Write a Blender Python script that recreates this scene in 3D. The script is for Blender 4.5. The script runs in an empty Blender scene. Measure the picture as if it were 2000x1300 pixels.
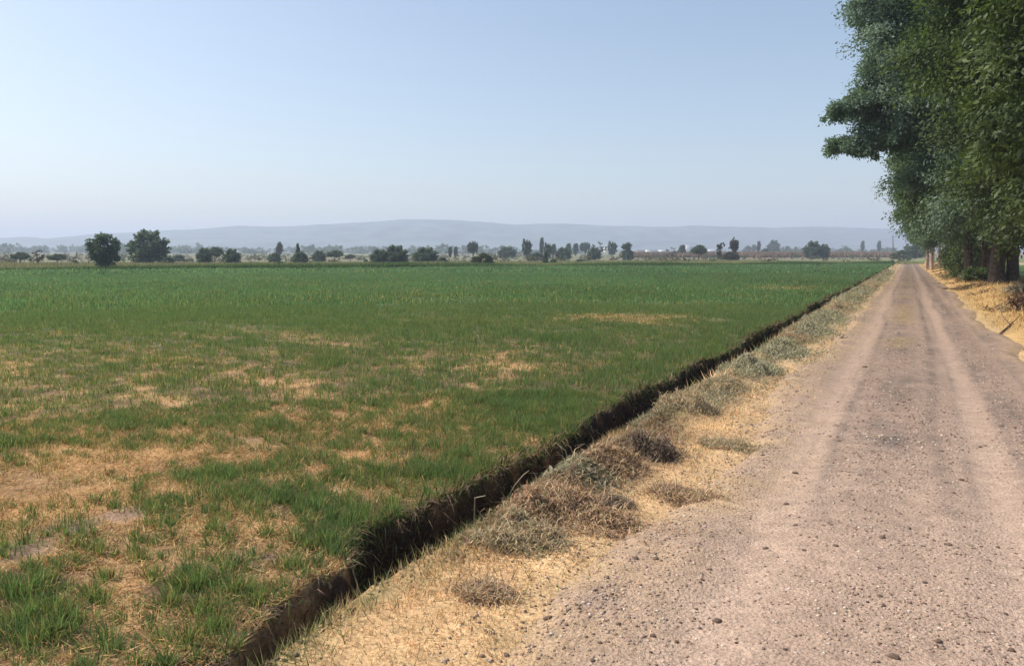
import bpy, math, random
import numpy as np

R = math.radians
rs = np.random.RandomState(7)
random.seed(7)
scene = bpy.context.scene
COL = scene.collection

# ------------------------------------------------------------------ camera
F, CX, CY = 1540.0, 1000.0, 650.0            # focal length and centre in 2000 x 1300 photograph pixels
CAMH = 1.6
YAW, PITCH = R(26.6), math.atan(150.0 / 1540.0)
fwd = np.array([-math.sin(YAW) * math.cos(PITCH), math.cos(YAW) * math.cos(PITCH), -math.sin(PITCH)])
rgt = np.array([math.cos(YAW), math.sin(YAW), 0.0])
upv = np.cross(rgt, fwd)
cam_d = bpy.data.cameras.new('camera')
cam = bpy.data.objects.new('camera', cam_d)
COL.objects.link(cam)
cam.location = (0, 0, CAMH)
cam.rotation_euler = (math.pi / 2 - PITCH, 0, YAW)
cam_d.sensor_width = 36
cam_d.lens = F / 2000 * 36
cam_d.clip_start = 0.05
cam_d.clip_end = 20000
scene.camera = cam


def ray(px, py):
    d = fwd + rgt * (px - CX) / F - upv * (py - CY) / F
    return d


def at_ground(px, py, z=0.0):
    d = ray(px, py)
    t = (z - CAMH) / d[2]
    return d[0] * t, d[1] * t


def at_depth(px, depth):
    """ground point (x, y) seen at column px, at this distance along the (level) view direction"""
    lat = (px - CX) / F * depth
    return -math.sin(YAW) * depth + math.cos(YAW) * lat, math.cos(YAW) * depth + math.sin(YAW) * lat


# ------------------------------------------------------------------ noise
def _hash(ix, iy, seed):
    h = (ix.astype(np.int64) * 374761393 + iy.astype(np.int64) * 668265263 + seed * 974711) & 0xFFFFFFFF
    h = ((h ^ (h >> 13)) * 1274126177) & 0xFFFFFFFF
    h = (h ^ (h >> 16)) & 0xFFFF
    return h / 65535.0


def noise(x, y, seed=0):
    """smooth value noise in -1..1"""
    x = np.asarray(x, float); y = np.asarray(y, float)
    x, y = np.broadcast_arrays(x, y)
    x0 = np.floor(x); y0 = np.floor(y)
    fx = x - x0; fy = y - y0
    fx = fx * fx * (3 - 2 * fx); fy = fy * fy * (3 - 2 * fy)
    a = _hash(x0, y0, seed); b = _hash(x0 + 1, y0, seed)
    c = _hash(x0, y0 + 1, seed); d = _hash(x0 + 1, y0 + 1, seed)
    return ((a * (1 - fx) + b * fx) * (1 - fy) + (c * (1 - fx) + d * fx) * fy) * 2 - 1


def fbm(x, y, seed=0, oct=4):
    s = 0; a = 1.0; t = 0
    for i in range(oct):
        s = s + a * noise(x * 2.03 ** i + 17.3 * i, y * 2.03 ** i - 9.1 * i, seed + i)
        t += a; a *= 0.5
    return s / t * 1.5


def sstep(a, b, x):
    t = np.clip((x - a) / (b - a), 0, 1)
    return t * t * (3 - 2 * t)


# ------------------------------------------------------------------ terrain
def edge_left(y):
    y = np.asarray(y, float)
    k = .25 + .75 * sstep(4.0, 7.0, y)
    base = np.interp(y, (1.0, 2.2, 2.7, 3.1, 3.5, 4.1, 5.2, 9.0), (-2.28, -2.30, -2.47, -2.48, -2.72, -2.65, -2.62, -2.67))
    return base + k * (0.12 * fbm(y * 0.8, y * 0 + 3, 11, 5) + 0.07 * fbm(y * 2.6, y * 0 + 6, 13, 3)) + .02 * noise(y * 7, 0, 12)


def edge_right(y):
    y = np.asarray(y, float)
    return -2.26 + 0.05 * (1 - sstep(2.4, 3.2, y)) + 0.05 * sstep(3.0, 4.0, y) * (1 - sstep(4.0, 5.5, y)) + (.03 + .045 * sstep(4, 6, y)) * fbm(y * 0.9, y * 0 + 8, 21, 4)


def road_left(y):
    return -1.42 + 0.20 * fbm(y * 0.45, y * 0 + 1, 31, 4)


def road_right(y):
    return 1.92 + 0.22 * fbm(y * 0.35, y * 0 + 5, 41, 4)


def far_rise(x, y):
    d = np.hypot(x, y)
    return np.clip(d - 200, 0, 1700) * 0.0062


# far boundary of the green field: a straight line across the view
P0 = np.array([-87.0, 51.0]); P1 = np.array([-3.3, 168.0])
_t = (P1 - P0) / np.linalg.norm(P1 - P0)
BN = np.array([-_t[1], _t[0]])


def beyond(x, y):
    """signed distance behind the far edge of the green field"""
    return (x - P0[0]) * BN[0] + (y - P0[1]) * BN[1]


def height(x, y):
    x = np.asarray(x, float); y = np.asarray(y, float)
    eL = edge_left(y); eR = edge_right(y)
    z = np.zeros(np.broadcast(x, y).shape)
    near = np.exp(-np.hypot(x, y) / 60)
    # field
    fz = 0.035 * fbm(x * 0.9, y * 0.9, 51, 4) + 0.03 * fbm(x * 0.15, y * 0.15, 52, 2) + 0.02
    z = np.where(x < eL, fz, z)
    # ditch
    t = (x - eL) / (eR - eL)
    dep = 0.46 * sstep(0, 0.22, t) * (1 - sstep(0.5, 1.0, t)) * (1 + 0.38 * fbm(y * 0.9, 0, 61, 3))
    lip = fz * (1 - sstep(0, 1, t))
    z = np.where((t >= 0) & (t <= 1), lip - dep + 0.055 * fbm(x * 7, y * 5, 62, 4) * sstep(0, .3, t) * (1 - sstep(.7, 1, t)), z)
    # spoil bank between ditch and road
    bank = np.exp(-((x + 2.0) / 0.24) ** 2) * (0.07 + 0.07 * fbm(x * 1.5, y * 0.9, 71, 4)) * sstep(2.5, 5, y)
    rough = 0.012 * fbm(x * 7, y * 7, 72, 3)
    z = np.where(x > eR, bank * sstep(0, 0.2, x - eR) + rough, z)
    # right bank under the trees
    rb = 0.30 * sstep(2.0, 3.6, x + 0.4 * noise(y * 0.3, 0, 81)) * (1 - 0.8 * sstep(5.0, 8.0, x))
    rb = rb * (1 + 0.3 * fbm(x * 0.8, y * 0.5, 82, 3))
    z = z + np.where(x > 1.6, rb, 0)
    # road hollow: kept below the road sheet
    inroad = sstep(road_left(y) - 0.05, road_left(y) + 0.25, x) * (1 - sstep(road_right(y) - 0.25, road_right(y) + 0.05, x))
    z = z - 0.05 * inroad * (1 - sstep(170, 180, y))
    return z + far_rise(x, y)


def road_height(x, y):
    eL = road_left(y); eR = road_right(y)
    ruts = np.zeros(np.broadcast(x, y).shape)
    for c, w, d in ((-0.74, 0.20, 0.036), (0.60, 0.20, 0.036), (1.22, 0.15, 0.022), (-1.2, 0.12, 0.012)):
        cc = c + 0.06 * noise(y * 0.12, 0, int(91 + c * 10))
        ruts = ruts - d * np.exp(-((x - cc) / w) ** 2)
    z = 0.025 + ruts + 0.008 * fbm(x * 3, y * 2, 95, 3) + 0.004 * fbm(x * 14, y * 14, 96, 2)
    edge = sstep(0.0, 0.30, x - eL) * (1 - sstep(-0.30, 0.0, x - eR))
    return z * 1.0 - 0.075 * (1 - edge)


def dryness(x, y):
    """0 = full green stand, 1 = dry straw; patches of the field that failed"""
    d = np.hypot(x, y)
    base = 0.78 - 0.40 * sstep(3.5, 7.5, d) - 0.16 * sstep(7.5, 14, d) - 0.18 * sstep(13, 32, d)
    # greener belt along the ditch
    base = base - 0.22 * np.exp(-((x - edge_left(y) + 0.5) / 0.7) ** 2) * sstep(4, 8, y)
    n = 0.18 * fbm(x * 0.55, y * 0.9, 101, 3) + 0.20 * fbm(x * 2.4, y * 2.0, 103, 2) + 0.30 * fbm(x * 5.5, y * 4.0, 107, 2)
    st = 0.40 * fbm((x * 0.3 + y * 0.9) * 0.5, (x * 0.9 - y * .3) * 0.14, 105, 4) * np.exp(-d / 45)
    v = base + n * np.exp(-d / 30) + st
    for px, py, rx, a in ((200, 925, 0.9, 0.55), (60, 960, 0.8, 0.5), (640, 740, 1.0, 0.18), (970, 700, 1.6, 0.25), (1190, 622, 1.6, 0.5),
                          (1010, 725, 0.6, 0.3), (450, 890, 0.4, 0.35), (820, 800, 0.9, .15), (1550, 563, 3, 0.5), (480, 700, 1.2, .15), (130, 1150, .35, .3)):
        bx, by = at_ground(px, py)
        v = v + a * np.exp(-(((x - bx) ** 2 + (y - by) ** 2) / rx ** 2))
    for px, py, rx, a in ((60, 1180, 0.25, 0.7), (380, 1150, 0.35, 0.6), (690, 1060, 0.3, 0.7), (740, 1010, 0.3, 0.5), (380, 930, 0.35, 0.5), (870, 920, 0.5, 0.5),
                          (600, 1000, .4, .3), (60, 1260, .2, .5), (470, 920, .3, .4)):
        bx, by = at_ground(px, py)
        v = v - a * np.exp(-(((x - bx) ** 2 + (y - by) ** 2) / rx ** 2))
    k = .34 * (1 - sstep(10, 30, d))
    v = v * (1 - k) + .50 * k * (v > .12) 
    return np.clip(v, 0, 1)


# ------------------------------------------------------------------ mesh helpers
def mesh_np(name, verts, tris=None, quads=None, col=None, smooth=False):
    me = bpy.data.meshes.new(name)
    verts = np.asarray(verts, np.float32)
    nt = 0 if tris is None else len(tris); nq = 0 if quads is None else len(quads)
    me.vertices.add(len(verts)); me.vertices.foreach_set('co', verts.ravel())
    loops = []
    if nt: loops.append(np.asarray(tris, np.int32).ravel())
    if nq: loops.append(np.asarray(quads, np.int32).ravel())
    loops = np.concatenate(loops)
    me.loops.add(len(loops)); me.loops.foreach_set('vertex_index', loops)
    me.polygons.add(nt + nq)
    starts = np.concatenate([np.arange(nt) * 3, nt * 3 + np.arange(nq) * 4]).astype(np.int32)
    me.polygons.foreach_set('loop_start', starts)
    if smooth: me.polygons.foreach_set('use_smooth', np.ones(nt + nq, bool))
    if col is not None:
        a = me.attributes.new('col', 'FLOAT_COLOR', 'POINT')
        c = np.ones((len(verts), 4), np.float32); c[:, :3] = col
        a.data.foreach_set('color', c.ravel())
    me.update(calc_edges=True)
    return me


def link(name, me, mat, parent=None, loc=None):
    o = bpy.data.objects.new(name, me)
    if mat is not None and not me.materials: me.materials.append(mat)
    COL.objects.link(o)
    if parent is not None: o.parent = parent
    if loc is not None: o.location = loc
    return o


def tag(o, label=None, cat=None, group=None, kind=None):
    if label: o['label'] = label
    if cat: o['category'] = cat
    if group: o['group'] = group
    if kind: o['kind'] = kind
    return o


def empty(name, loc, rz=0.0, sc=1.0):
    o = bpy.data.objects.new(name, None); COL.objects.link(o)
    o.location = loc; o.rotation_euler = (0, 0, rz)
    o.scale = (sc, sc, sc) if not isinstance(sc, tuple) else sc
    o.empty_display_size = 0.2
    return o


def copy_tree(o, parent=None):
    c = o.copy(); COL.objects.link(c)
    if parent is not None: c.parent = parent
    for ch in o.children: copy_tree(ch, c)
    return c


def tubes(paths, sides=7):
    """tapered tubes: each path a list of (x, y, z, radius)"""
    V, Q, T = [], [], []
    for path in paths:
        p = np.array(path, float); n = len(p)
        base = sum(len(v) for v in V)
        ring = []
        for i in range(n):
            d = p[min(i + 1, n - 1), :3] - p[max(i - 1, 0), :3]
            d /= np.linalg.norm(d) + 1e-9
            a = np.array([1, 0, 0]) if abs(d[0]) < 0.8 else np.array([0, 1, 0])
            u = np.cross(d, a); u /= np.linalg.norm(u); w = np.cross(d, u)
            an = np.arange(sides) / sides * 2 * math.pi
            ring.append(p[i, :3] + p[i, 3] * (np.cos(an)[:, None] * u + np.sin(an)[:, None] * w))
        ring.append(p[-1:, :3])
        V.append(np.concatenate(ring))
        for i in range(n - 1):
            for k in range(sides):
                k2 = (k + 1) % sides
                Q.append((base + i * sides + k, base + i * sides + k2, base + (i + 1) * sides + k2, base + (i + 1) * sides + k))
        tip = base + n * sides
        for k in range(sides):
            T.append((base + (n - 1) * sides + k, base + (n - 1) * sides + (k + 1) % sides, tip))
    return np.concatenate(V), np.array(T), np.array(Q)


def blades(P, H, W, az, lean, col, segs=2, tipcol=None):
    """grass blades: two or three sections from base to pointed tip"""
    n = len(P)
    P = np.asarray(P); H = np.asarray(H)[:, None]; W = np.asarray(W)[:, None]
    dirh = np.stack([np.cos(az), np.sin(az), np.zeros(n)], 1)
    saz = az + math.pi / 2 + (rs.rand(n) - .5) * 2.4
    side = np.stack([np.cos(saz), np.sin(saz), np.zeros(n)], 1)
    L = np.asarray(lean)
    up = np.array([0, 0, 1.0])
    tip = P + H * (np.cos(L)[:, None] * up + np.sin(L)[:, None] * dirh)
    if segs == 1:
        V = np.stack([P - side * W / 2, P + side * W / 2, tip], 1).reshape(-1, 3)
        T = np.arange(n * 3).reshape(n, 3)
        C = np.repeat(col, 3, 0)
        return V, T, None, C
    L2 = L * 0.55
    mid = P + 0.55 * H * (np.cos(L2)[:, None] * up + np.sin(L2)[:, None] * dirh)
    V = np.stack([P - side * W / 2, P + side * W / 2, mid + side * W * .42, mid - side * W * .42, tip], 1).reshape(-1, 3)
    b = np.arange(n) * 5
    Q = np.stack([b, b + 1, b + 2, b + 3], 1)
    T = np.stack([b + 3, b + 2, b + 4], 1)
    return V, T, Q, np.repeat(col, 5, 0)


class Acc:
    """gathers pieces into ONE mesh"""
    def __init__(s): s.v = []; s.t = []; s.q = []; s.c = []; s.n = 0
    def add(s, V, T, Q, C):
        s.v.append(V); s.c.append(np.broadcast_to(C, V.shape))
        if T is not None and len(T): s.t.append(np.asarray(T) + s.n)
        if Q is not None and len(Q): s.q.append(np.asarray(Q) + s.n)
        s.n += len(V)
    def mesh(s, name, smooth=False):
        return mesh_np(name, np.concatenate(s.v), np.concatenate(s.t) if s.t else None, np.concatenate(s.q) if s.q else None, np.concatenate(s.c), smooth)


def vary(base, n, v=0.15, hue=0.06):
    c = np.array(base)[None, :] * (1 + v * rs.randn(n, 1)) * (1 + hue * rs.randn(n, 3))
    return np.clip(c, 0.004, 1.5)


# ------------------------------------------------------------------ materials
def new_mat(name):
    m = bpy.data.materials.new(name); m.use_nodes = True
    nt = m.node_tree; nt.nodes.clear()
    out = nt.nodes.new('ShaderNodeOutputMaterial')
    return m, nt, out


def attr_node(nt):
    a = nt.nodes.new('ShaderNodeAttribute'); a.attribute_name = 'col'; return a


def leaf_mat(name, trans=0.35, gloss=0.06, rough=0.45, tint=(1.15, 1.25, 0.55)):
    m, nt, out = new_mat(name)
    a = attr_node(nt)
    dif = nt.nodes.new('ShaderNodeBsdfDiffuse'); nt.links.new(a.outputs['Color'], dif.inputs['Color'])
    mul = nt.nodes.new('ShaderNodeMix'); mul.data_type = 'RGBA'; mul.blend_type = 'MULTIPLY'; mul.inputs[0].default_value = 1
    nt.links.new(a.outputs['Color'], mul.inputs[6]); mul.inputs[7].default_value = (*tint, 1)
    tr = nt.nodes.new('ShaderNodeBsdfTranslucent'); nt.links.new(mul.outputs[2], tr.inputs['Color'])
    m1 = nt.nodes.new('ShaderNodeMixShader'); m1.inputs[0].default_value = trans
    nt.links.new(dif.outputs[0], m1.inputs[1]); nt.links.new(tr.outputs[0], m1.inputs[2])
    if gloss > 0:
        gl = nt.nodes.new('ShaderNodeBsdfGlossy'); gl.inputs['Roughness'].default_value = rough
        gl.inputs['Color'].default_value = (1, 1, 1, 1)
        m2 = nt.nodes.new('ShaderNodeMixShader'); m2.inputs[0].default_value = gloss
        nt.links.new(m1.outputs[0], m2.inputs[1]); nt.links.new(gl.outputs[0], m2.inputs[2])
        nt.links.new(m2.outputs[0], out.inputs['Surface'])
    else:
        nt.links.new(m1.outputs[0], out.inputs['Surface'])
    return m


def earth_mat(name, scales=((9, .35), (60, .35)), bump=0.02, bump_scale=70, tints=None, rough=0.95):
    """colour attribute x several octaves of procedural mottling, with a noise bump"""
    m, nt, out = new_mat(name)
    a = attr_node(nt)
    tc = nt.nodes.new('ShaderNodeTexCoord')
    cur = a.outputs['Color']
    for i, (sc, amt) in enumerate(scales):
        n = nt.nodes.new('ShaderNodeTexNoise'); n.inputs['Scale'].default_value = sc; n.inputs['Detail'].default_value = 5; n.inputs['Roughness'].default_value = .65
        nt.links.new(tc.outputs['Object'], n.inputs['Vector'])
        rp = nt.nodes.new('ShaderNodeValToRGB')
        lo, hi = 1 - amt, 1 + amt
        t = (1, 1, 1) if not tints else tints[i]
        rp.color_ramp.elements[0].position = 0.3; rp.color_ramp.elements[1].position = 0.7
        rp.color_ramp.elements[0].color = (lo, lo, lo, 1)
        rp.color_ramp.elements[1].color = (hi * t[0], hi * t[1], hi * t[2], 1)
        nt.links.new(n.outputs['Fac'], rp.inputs['Fac'])
        mx = nt.nodes.new('ShaderNodeMix'); mx.data_type = 'RGBA'; mx.blend_type = 'MULTIPLY'; mx.inputs[0].default_value = 1
        nt.links.new(cur, mx.inputs[6]); nt.links.new(rp.outputs['Color'], mx.inputs[7])
        cur = mx.outputs[2]
    p = nt.nodes.new('ShaderNodeBsdfPrincipled'); p.inputs['Roughness'].default_value = rough
    p.inputs['Specular IOR Level'].default_value = 0.15
    nt.links.new(cur, p.inputs['Base Color'])
    if bump:
        n = nt.nodes.new('ShaderNodeTexNoise'); n.inputs['Scale'].default_value = bump_scale; n.inputs['Detail'].default_value = 4
        nt.links.new(tc.outputs['Object'], n.inputs['Vector'])
        b = nt.nodes.new('ShaderNodeBump'); b.inputs['Distance'].default_value = bump; b.inputs['Strength'].default_value = 0.8
        nt.links.new(n.outputs['Fac'], b.inputs['Height']); nt.links.new(b.outputs[0], p.inputs['Normal'])
    nt.links.new(p.outputs[0], out.inputs['Surface'])
    return m


def plain_mat(name, colour, rough=0.8, nscale=8, amt=0.25, bump=0.0):
    m, nt, out = new_mat(name)
    tc = nt.nodes.new('ShaderNodeTexCoord')
    n = nt.nodes.new('ShaderNodeTexNoise'); n.inputs['Scale'].default_value = nscale; n.inputs['Detail'].default_value = 6
    nt.links.new(tc.outputs['Object'], n.inputs['Vector'])
    rp = nt.nodes.new('ShaderNodeValToRGB')
    c = np.array(colour)
    rp.color_ramp.elements[0].position = .3; rp.color_ramp.elements[1].position = .7
    rp.color_ramp.elements[0].color = (*(c * (1 - amt)), 1); rp.color_ramp.elements[1].color = (*np.clip(c * (1 + amt), 0, .9), 1)
    nt.links.new(n.outputs['Fac'], rp.inputs['Fac'])
    p = nt.nodes.new('ShaderNodeBsdfPrincipled'); p.inputs['Roughness'].default_value = rough
    p.inputs['Specular IOR Level'].default_value = 0.2
    nt.links.new(rp.outputs['Color'], p.inputs['Base Color'])
    if bump:
        b = nt.nodes.new('ShaderNodeBump'); b.inputs['Distance'].default_value = bump
        nt.links.new(n.outputs['Fac'], b.inputs['Height']); nt.links.new(b.outputs[0], p.inputs['Normal'])
    nt.links.new(p.outputs[0], out.inputs['Surface'])
    return m


M_ground = earth_mat('soil_and_straw', ((4, .22), (45, .40)), 0.012, 60)
M_road = earth_mat('road_dirt', ((1.6, .10), (9, .18), (55, .34)), 0.022, 60)
M_ditch = earth_mat('ditch_earth', ((7, .3), (50, .45)), 0.03, 35)
M_grass = leaf_mat('grass_blade', 0.48, 0.0, tint=(1.08, 1.15, .75))
M_straw = leaf_mat('straw_blade', 0.25, 0.0, tint=(1.1, 1.0, .7))
M_leaf = leaf_mat('broad_leaf', 0.33, 0.015, 0.6, tint=(1.15, 1.25, .65))
M_far = leaf_mat('far_foliage', 0.45, 0.0, tint=(1.1, 1.15, .8))
M_bark = plain_mat('grey_brown_bark', (0.10, 0.075, 0.058), .95, 9, .45, .03)
M_sunlit_bark = plain_mat('sunlit_bark', (0.42, 0.30, 0.22), .9, 9, .3, .02)  # same bark paled: sunlight on the far trunks put into the colour
M_stone = plain_mat('brown_stone', (0.19, 0.13, 0.095), .9, 40, .3, .003)
M_gravel = earth_mat('gravel_grey', ((60, .25),), 0.0)
M_white = plain_mat('whitewash', (0.84, 0.83, 0.82), .8, 2, .04)
M_brick = plain_mat('red_brick_wall', (0.33, 0.17, 0.12), .9, 3, .2)
M_roof = plain_mat('concrete_roof', (0.36, 0.34, 0.33), .9, 3, .15)
M_glass = plain_mat('dark_window', (0.03, 0.035, 0.04), .2, 3, .2)
M_pole = plain_mat('weathered_wood', (0.12, 0.10, 0.09), .9, 5, .2)
M_hill = plain_mat('dry_hill', (0.085, 0.115, 0.095), 1.0, 0.016, .55)

# ------------------------------------------------------------------ ground sheets
GREEN = np.array((0.105, 0.165, 0.075))
STRAW = np.array((0.47, 0.285, 0.135))
SOIL = np.array((0.135, 0.095, 0.065))


def ground_colour(x, y):
    d = np.hypot(x, y)
    dry = dryness(x, y)
    n = fbm(x * 2.2, y * 2.2, 201, 4)
    straw = STRAW * (1 + 0.22 * n[:, None])
    soilmix = sstep(0.25, 0.75, 0.5 + 0.6 * fbm(x * 1.3, y * 1.8, 205, 4))[:, None]
    bare = straw * (1 - soilmix * .50) + SOIL * soilmix * .50
    g = sstep(.30, .62, dry)[:, None]
    farmix = sstep(6, 30, d)[:, None]
    under = (SOIL * .5 + STRAW * .12) * (1 - farmix) + GREEN * .95 * farmix
    c = under * (1 - g) + bare * g
    # bare dark soil spots
    for px, py, r in ((250, 1020, .16), (140, 1045, .16), (30, 1095, .18), (330, 995, .12), (500, 1105, .12)):
        bx, by = at_ground(px, py)
        w = np.exp(-((((x - bx) ** 2 + (y - by) ** 2) / r ** 2)) ** 2)[:, None]
        w = w * (0.8 + .2 * n[:, None])
        c = c * (1 - w) + np.array((.19, .135, .115)) * w
    # beyond the field: pale weeds, then dry rough land, fields again
    s = beyond(x, y) + 6 * fbm(x * .03, y * .03, 210, 3)
    pale = np.array((0.155, 0.185, 0.07)); rough_ = np.array((0.17, 0.165, 0.095)); pink = np.array((0.23, 0.15, 0.12))
    k = sstep(0, 5, s)[:, None]; c = c * (1 - k) + pale * (1 + .2 * fbm(x * .2, y * .2, 214, 3)[:, None]) * k
    k = sstep(35, 75, s)[:, None]; c = c * (1 - k) + rough_ * k
    k = (sstep(90, 150, s) * sstep(-.35, -.1, np.arctan2(x, np.maximum(y, 1))) * sstep(-.2, .4, fbm(x * .008 + 4, y * .008, 220, 3) + .3))[:, None]; c = c * (1 - k) + pink * k
    # spoil bank, verge
    eR = edge_right(y)
    v = sstep(-0.08, 0.12, x - eR)[:, None]
    gold = np.array((0.58, 0.385, 0.20)) * (1 + .20 * fbm(x * 2.5, y * 1.7, 231, 4)[:, None])
    grn = np.array((0.20, 0.20, 0.085))
    gk = (np.exp(-((x - eR) / .36) ** 2) * sstep(-.4, .5, fbm(x * 1.6, y * 1.1, 233, 3) + .15) * .85)[:, None]
    gold = gold * (1 - gk) + grn * gk
    dull = (sstep(-.1, .6, fbm(x * 1.3, y * .8, 238, 4)) * .6 * sstep(3.2, 5.5, y))[:, None]
    gold = gold * (1 - dull) + np.array((.43, .335, .22)) * dull
    br = (sstep(.1, .7, fbm(x * 2, y * 1.4, 236, 4)) * .55 * sstep(4, 7, y))[:, None]
    gold = gold * (1 - br) + np.array((.25, .17, .115)) * br
    farv = sstep(12, 30, y)[:, None]
    gold = gold * (1 - farv * .6) + np.array((.24, .22, .14)) * farv * .6
    kk = np.where(beyond(x, y) > 3, 0, 1)[:, None]
    c = c * (1 - v * kk) + gold * v * kk
    # right bank and the field behind the trees
    rb = (sstep(1.5, 2.1, x) * (1 - sstep(155, 170, y)))[:, None]
    gb = np.array((0.44, 0.285, 0.12)) * (1 + .2 * fbm(x * .9, y * .6, 241, 4)[:, None])
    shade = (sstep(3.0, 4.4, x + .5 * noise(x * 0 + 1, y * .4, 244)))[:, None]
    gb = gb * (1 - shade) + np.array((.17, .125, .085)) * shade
    rf = sstep(5.6, 7.2, x)[:, None]
    gb = gb * (1 - rf) + np.array((.075, .125, .032)) * rf
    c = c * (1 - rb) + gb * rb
    return np.clip(c, .01, .8)


def axis(fine, growth_to, ratio):
    out = [fine[-1]]; step = fine[-1] - fine[-2]
    while out[-1] < growth_to:
        step *= ratio; out.append(out[-1] + step)
    return np.array(out[1:])


ys = [1.0]
while ys[-1] < 230: ys.append(ys[-1] + max(0.035, 0.0095 * ys[-1]))
ys = np.array(ys)
back = -axis(np.array([-1.0, -0.7]), 60, 1.25)[:0]
yneg = []
yy, st = 1.0, 0.06
while yy > -4200:
    st *= 1.18; yy -= st; yneg.append(yy)
ypos = []
yy, st = ys[-1], 3.0
while yy < 4200:
    st *= 1.06; yy += st; ypos.append(yy)
YS = np.concatenate([np.array(yneg[::-1]), ys, np.array(ypos)])


def side_axis(start, step, lim, ratio):
    out = []; x = start
    while x < lim:
        x += step; out.append(x); step *= ratio
    return np.array(out)


xl = -3.1 - side_axis(0, 0.05, 4600, 1.021)[::1]
XL = np.concatenate([xl[::-1], [-3.1]])
XD = np.linspace(-3.1, -2.15, 34)
XR = np.concatenate([np.arange(-2.15, 3.0, 0.075), [3.0], 3.0 + side_axis(0, .1, 4200, 1.05)])


def grid_mesh(name, xs, ys_, zf, cf):
    X, Y = np.meshgrid(xs, ys_)
    x = X.ravel(); y = Y.ravel()
    z = zf(x, y); c = cf(x, y)
    nx, ny = len(xs), len(ys_)
    i = np.arange(ny - 1)[:, None] * nx + np.arange(nx - 1)[None, :]
    q = np.stack([i, i + 1, i + 1 + nx, i + nx], -1).reshape(-1, 4)
    return mesh_np(name, np.stack([x, y, z], 1), None, q, c, True)


def ditch_colour(x, y):
    g = ground_colour(x, y)
    eL = edge_left(y); eR = edge_right(y)
    t = (x - eL) / (eR - eL)
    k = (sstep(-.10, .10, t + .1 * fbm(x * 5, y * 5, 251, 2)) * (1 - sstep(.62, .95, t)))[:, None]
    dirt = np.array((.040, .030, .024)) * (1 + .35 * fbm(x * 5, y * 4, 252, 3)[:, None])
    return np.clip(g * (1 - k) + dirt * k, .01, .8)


tag(link('field', grid_mesh('field', XL, YS, height, ground_colour), M_ground), 'flat green crop field with dry straw patches left of the ditch', 'field', kind='structure')
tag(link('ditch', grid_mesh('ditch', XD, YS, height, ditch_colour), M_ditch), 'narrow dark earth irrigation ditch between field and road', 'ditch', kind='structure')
tag(link('ground', grid_mesh('ground', XR, YS, height, ground_colour), M_ground), 'dry golden verge and land around the dirt road', 'ground', kind='structure')


def road_colour(x, y):
    base = np.array((0.388, 0.276, 0.203))
    n = fbm(x * .8, y * .35, 301, 4)
    c = base * (1 + 0.10 * n[:, None])
    # paler, finer wheel tracks, darker crumbly strips between them
    for c0, w in ((-0.74, .24), (0.60, .24)):
        cc = c0 + .06 * noise(y * .12, 0, int(91 + c0 * 10))
        k = (np.exp(-((x - cc) / w) ** 2) * .75)[:, None]
        c = c * (1 - k) + np.array((.465, .336, .252)) * k
    for c0, w, a in ((-0.05, .28, .95), (-1.08, .14, .6), (1.0, .14, .8), (1.5, .14, .6), (0.33, .06, .8), (-.46, .055, .9), (.84, .05, .8), (1.36, .05, .8), (-.95, .04, .6), (.5, .03, .5), (-.62, .02, .5)):
        cc = c0 + .08 * noise(y * .25, 0, int(120 + c0 * 10))
        k = (a * np.exp(-((x - cc) / w) ** 2) * (0.62 + .45 * fbm(x * 2, y * .8, 310, 3)) * (.75 + .45 * fbm(x * 10, y * 5, 312, 3)) * sstep(3.5, 6.5, y))[:, None]
        k = np.clip(k, 0, 1)
        c = c * (1 - k) + np.array((.18, .142, .118)) * k
    # dry grass strip in the middle further on
    k = (np.exp(-((x + .08) / .28) ** 2) * sstep(9, 14, y) * sstep(-.1, .5, fbm(x * 1.5, y * .5, 320, 3)) * .6)[:, None]
    c = c * (1 - k) + np.array((.36, .26, .13)) * k
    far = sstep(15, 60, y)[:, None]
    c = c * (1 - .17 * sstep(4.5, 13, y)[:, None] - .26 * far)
    e = np.maximum(1 - sstep(0, .95, x - road_left(y)), sstep(-.6, 0, x - road_right(y)))[:, None]
    e = np.clip(e * (.8 + .8 * fbm(x * 3, y * 3, 330, 4)[:, None]), 0, 1) * .85
    c = c * (1 - e) + np.array((.46, .32, .185)) * e
    return np.clip(c, .02, .8)


rx = np.arange(-2.05, 2.66, 0.045)
ry = [-25.0]
while ry[-1] < 172: ry.append(ry[-1] + (0.5 if ry[-1] < 1 else max(0.045, 0.010 * ry[-1])))
tag(link('road', grid_mesh('road', rx, np.array(ry), lambda x, y: road_height(x, y) + far_rise(x, y), road_colour), M_road),
    'straight pinkish dirt road with wheel ruts and gravel', 'road', kind='structure')


def surf(x, y):
    return np.maximum(height(x, y), np.where((x > -2.0) & (x < 2.6) & (y < 172), road_height(x, y), -9))


# ------------------------------------------------------------------ field crop
def polar(n, r0, r1, p=1.0, a0=-12, a1=74):
    u = rs.rand(n)
    r = (r0 ** (p + 1) + u * (r1 ** (p + 1) - r0 ** (p + 1))) ** (1 / (p + 1))
    a = np.radians(a0 + (a1 - a0) * rs.rand(n))
    return -r * np.sin(a), r * np.cos(a), r


GRN = np.array((0.152, 0.217, 0.084)); GRNFAR = np.array((0.153, 0.238, 0.122)); YEL = np.array((0.24, 0.225, 0.085)); STR = np.array((0.57, 0.395, 0.195))
crop = Acc(); litter = Acc()


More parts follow.
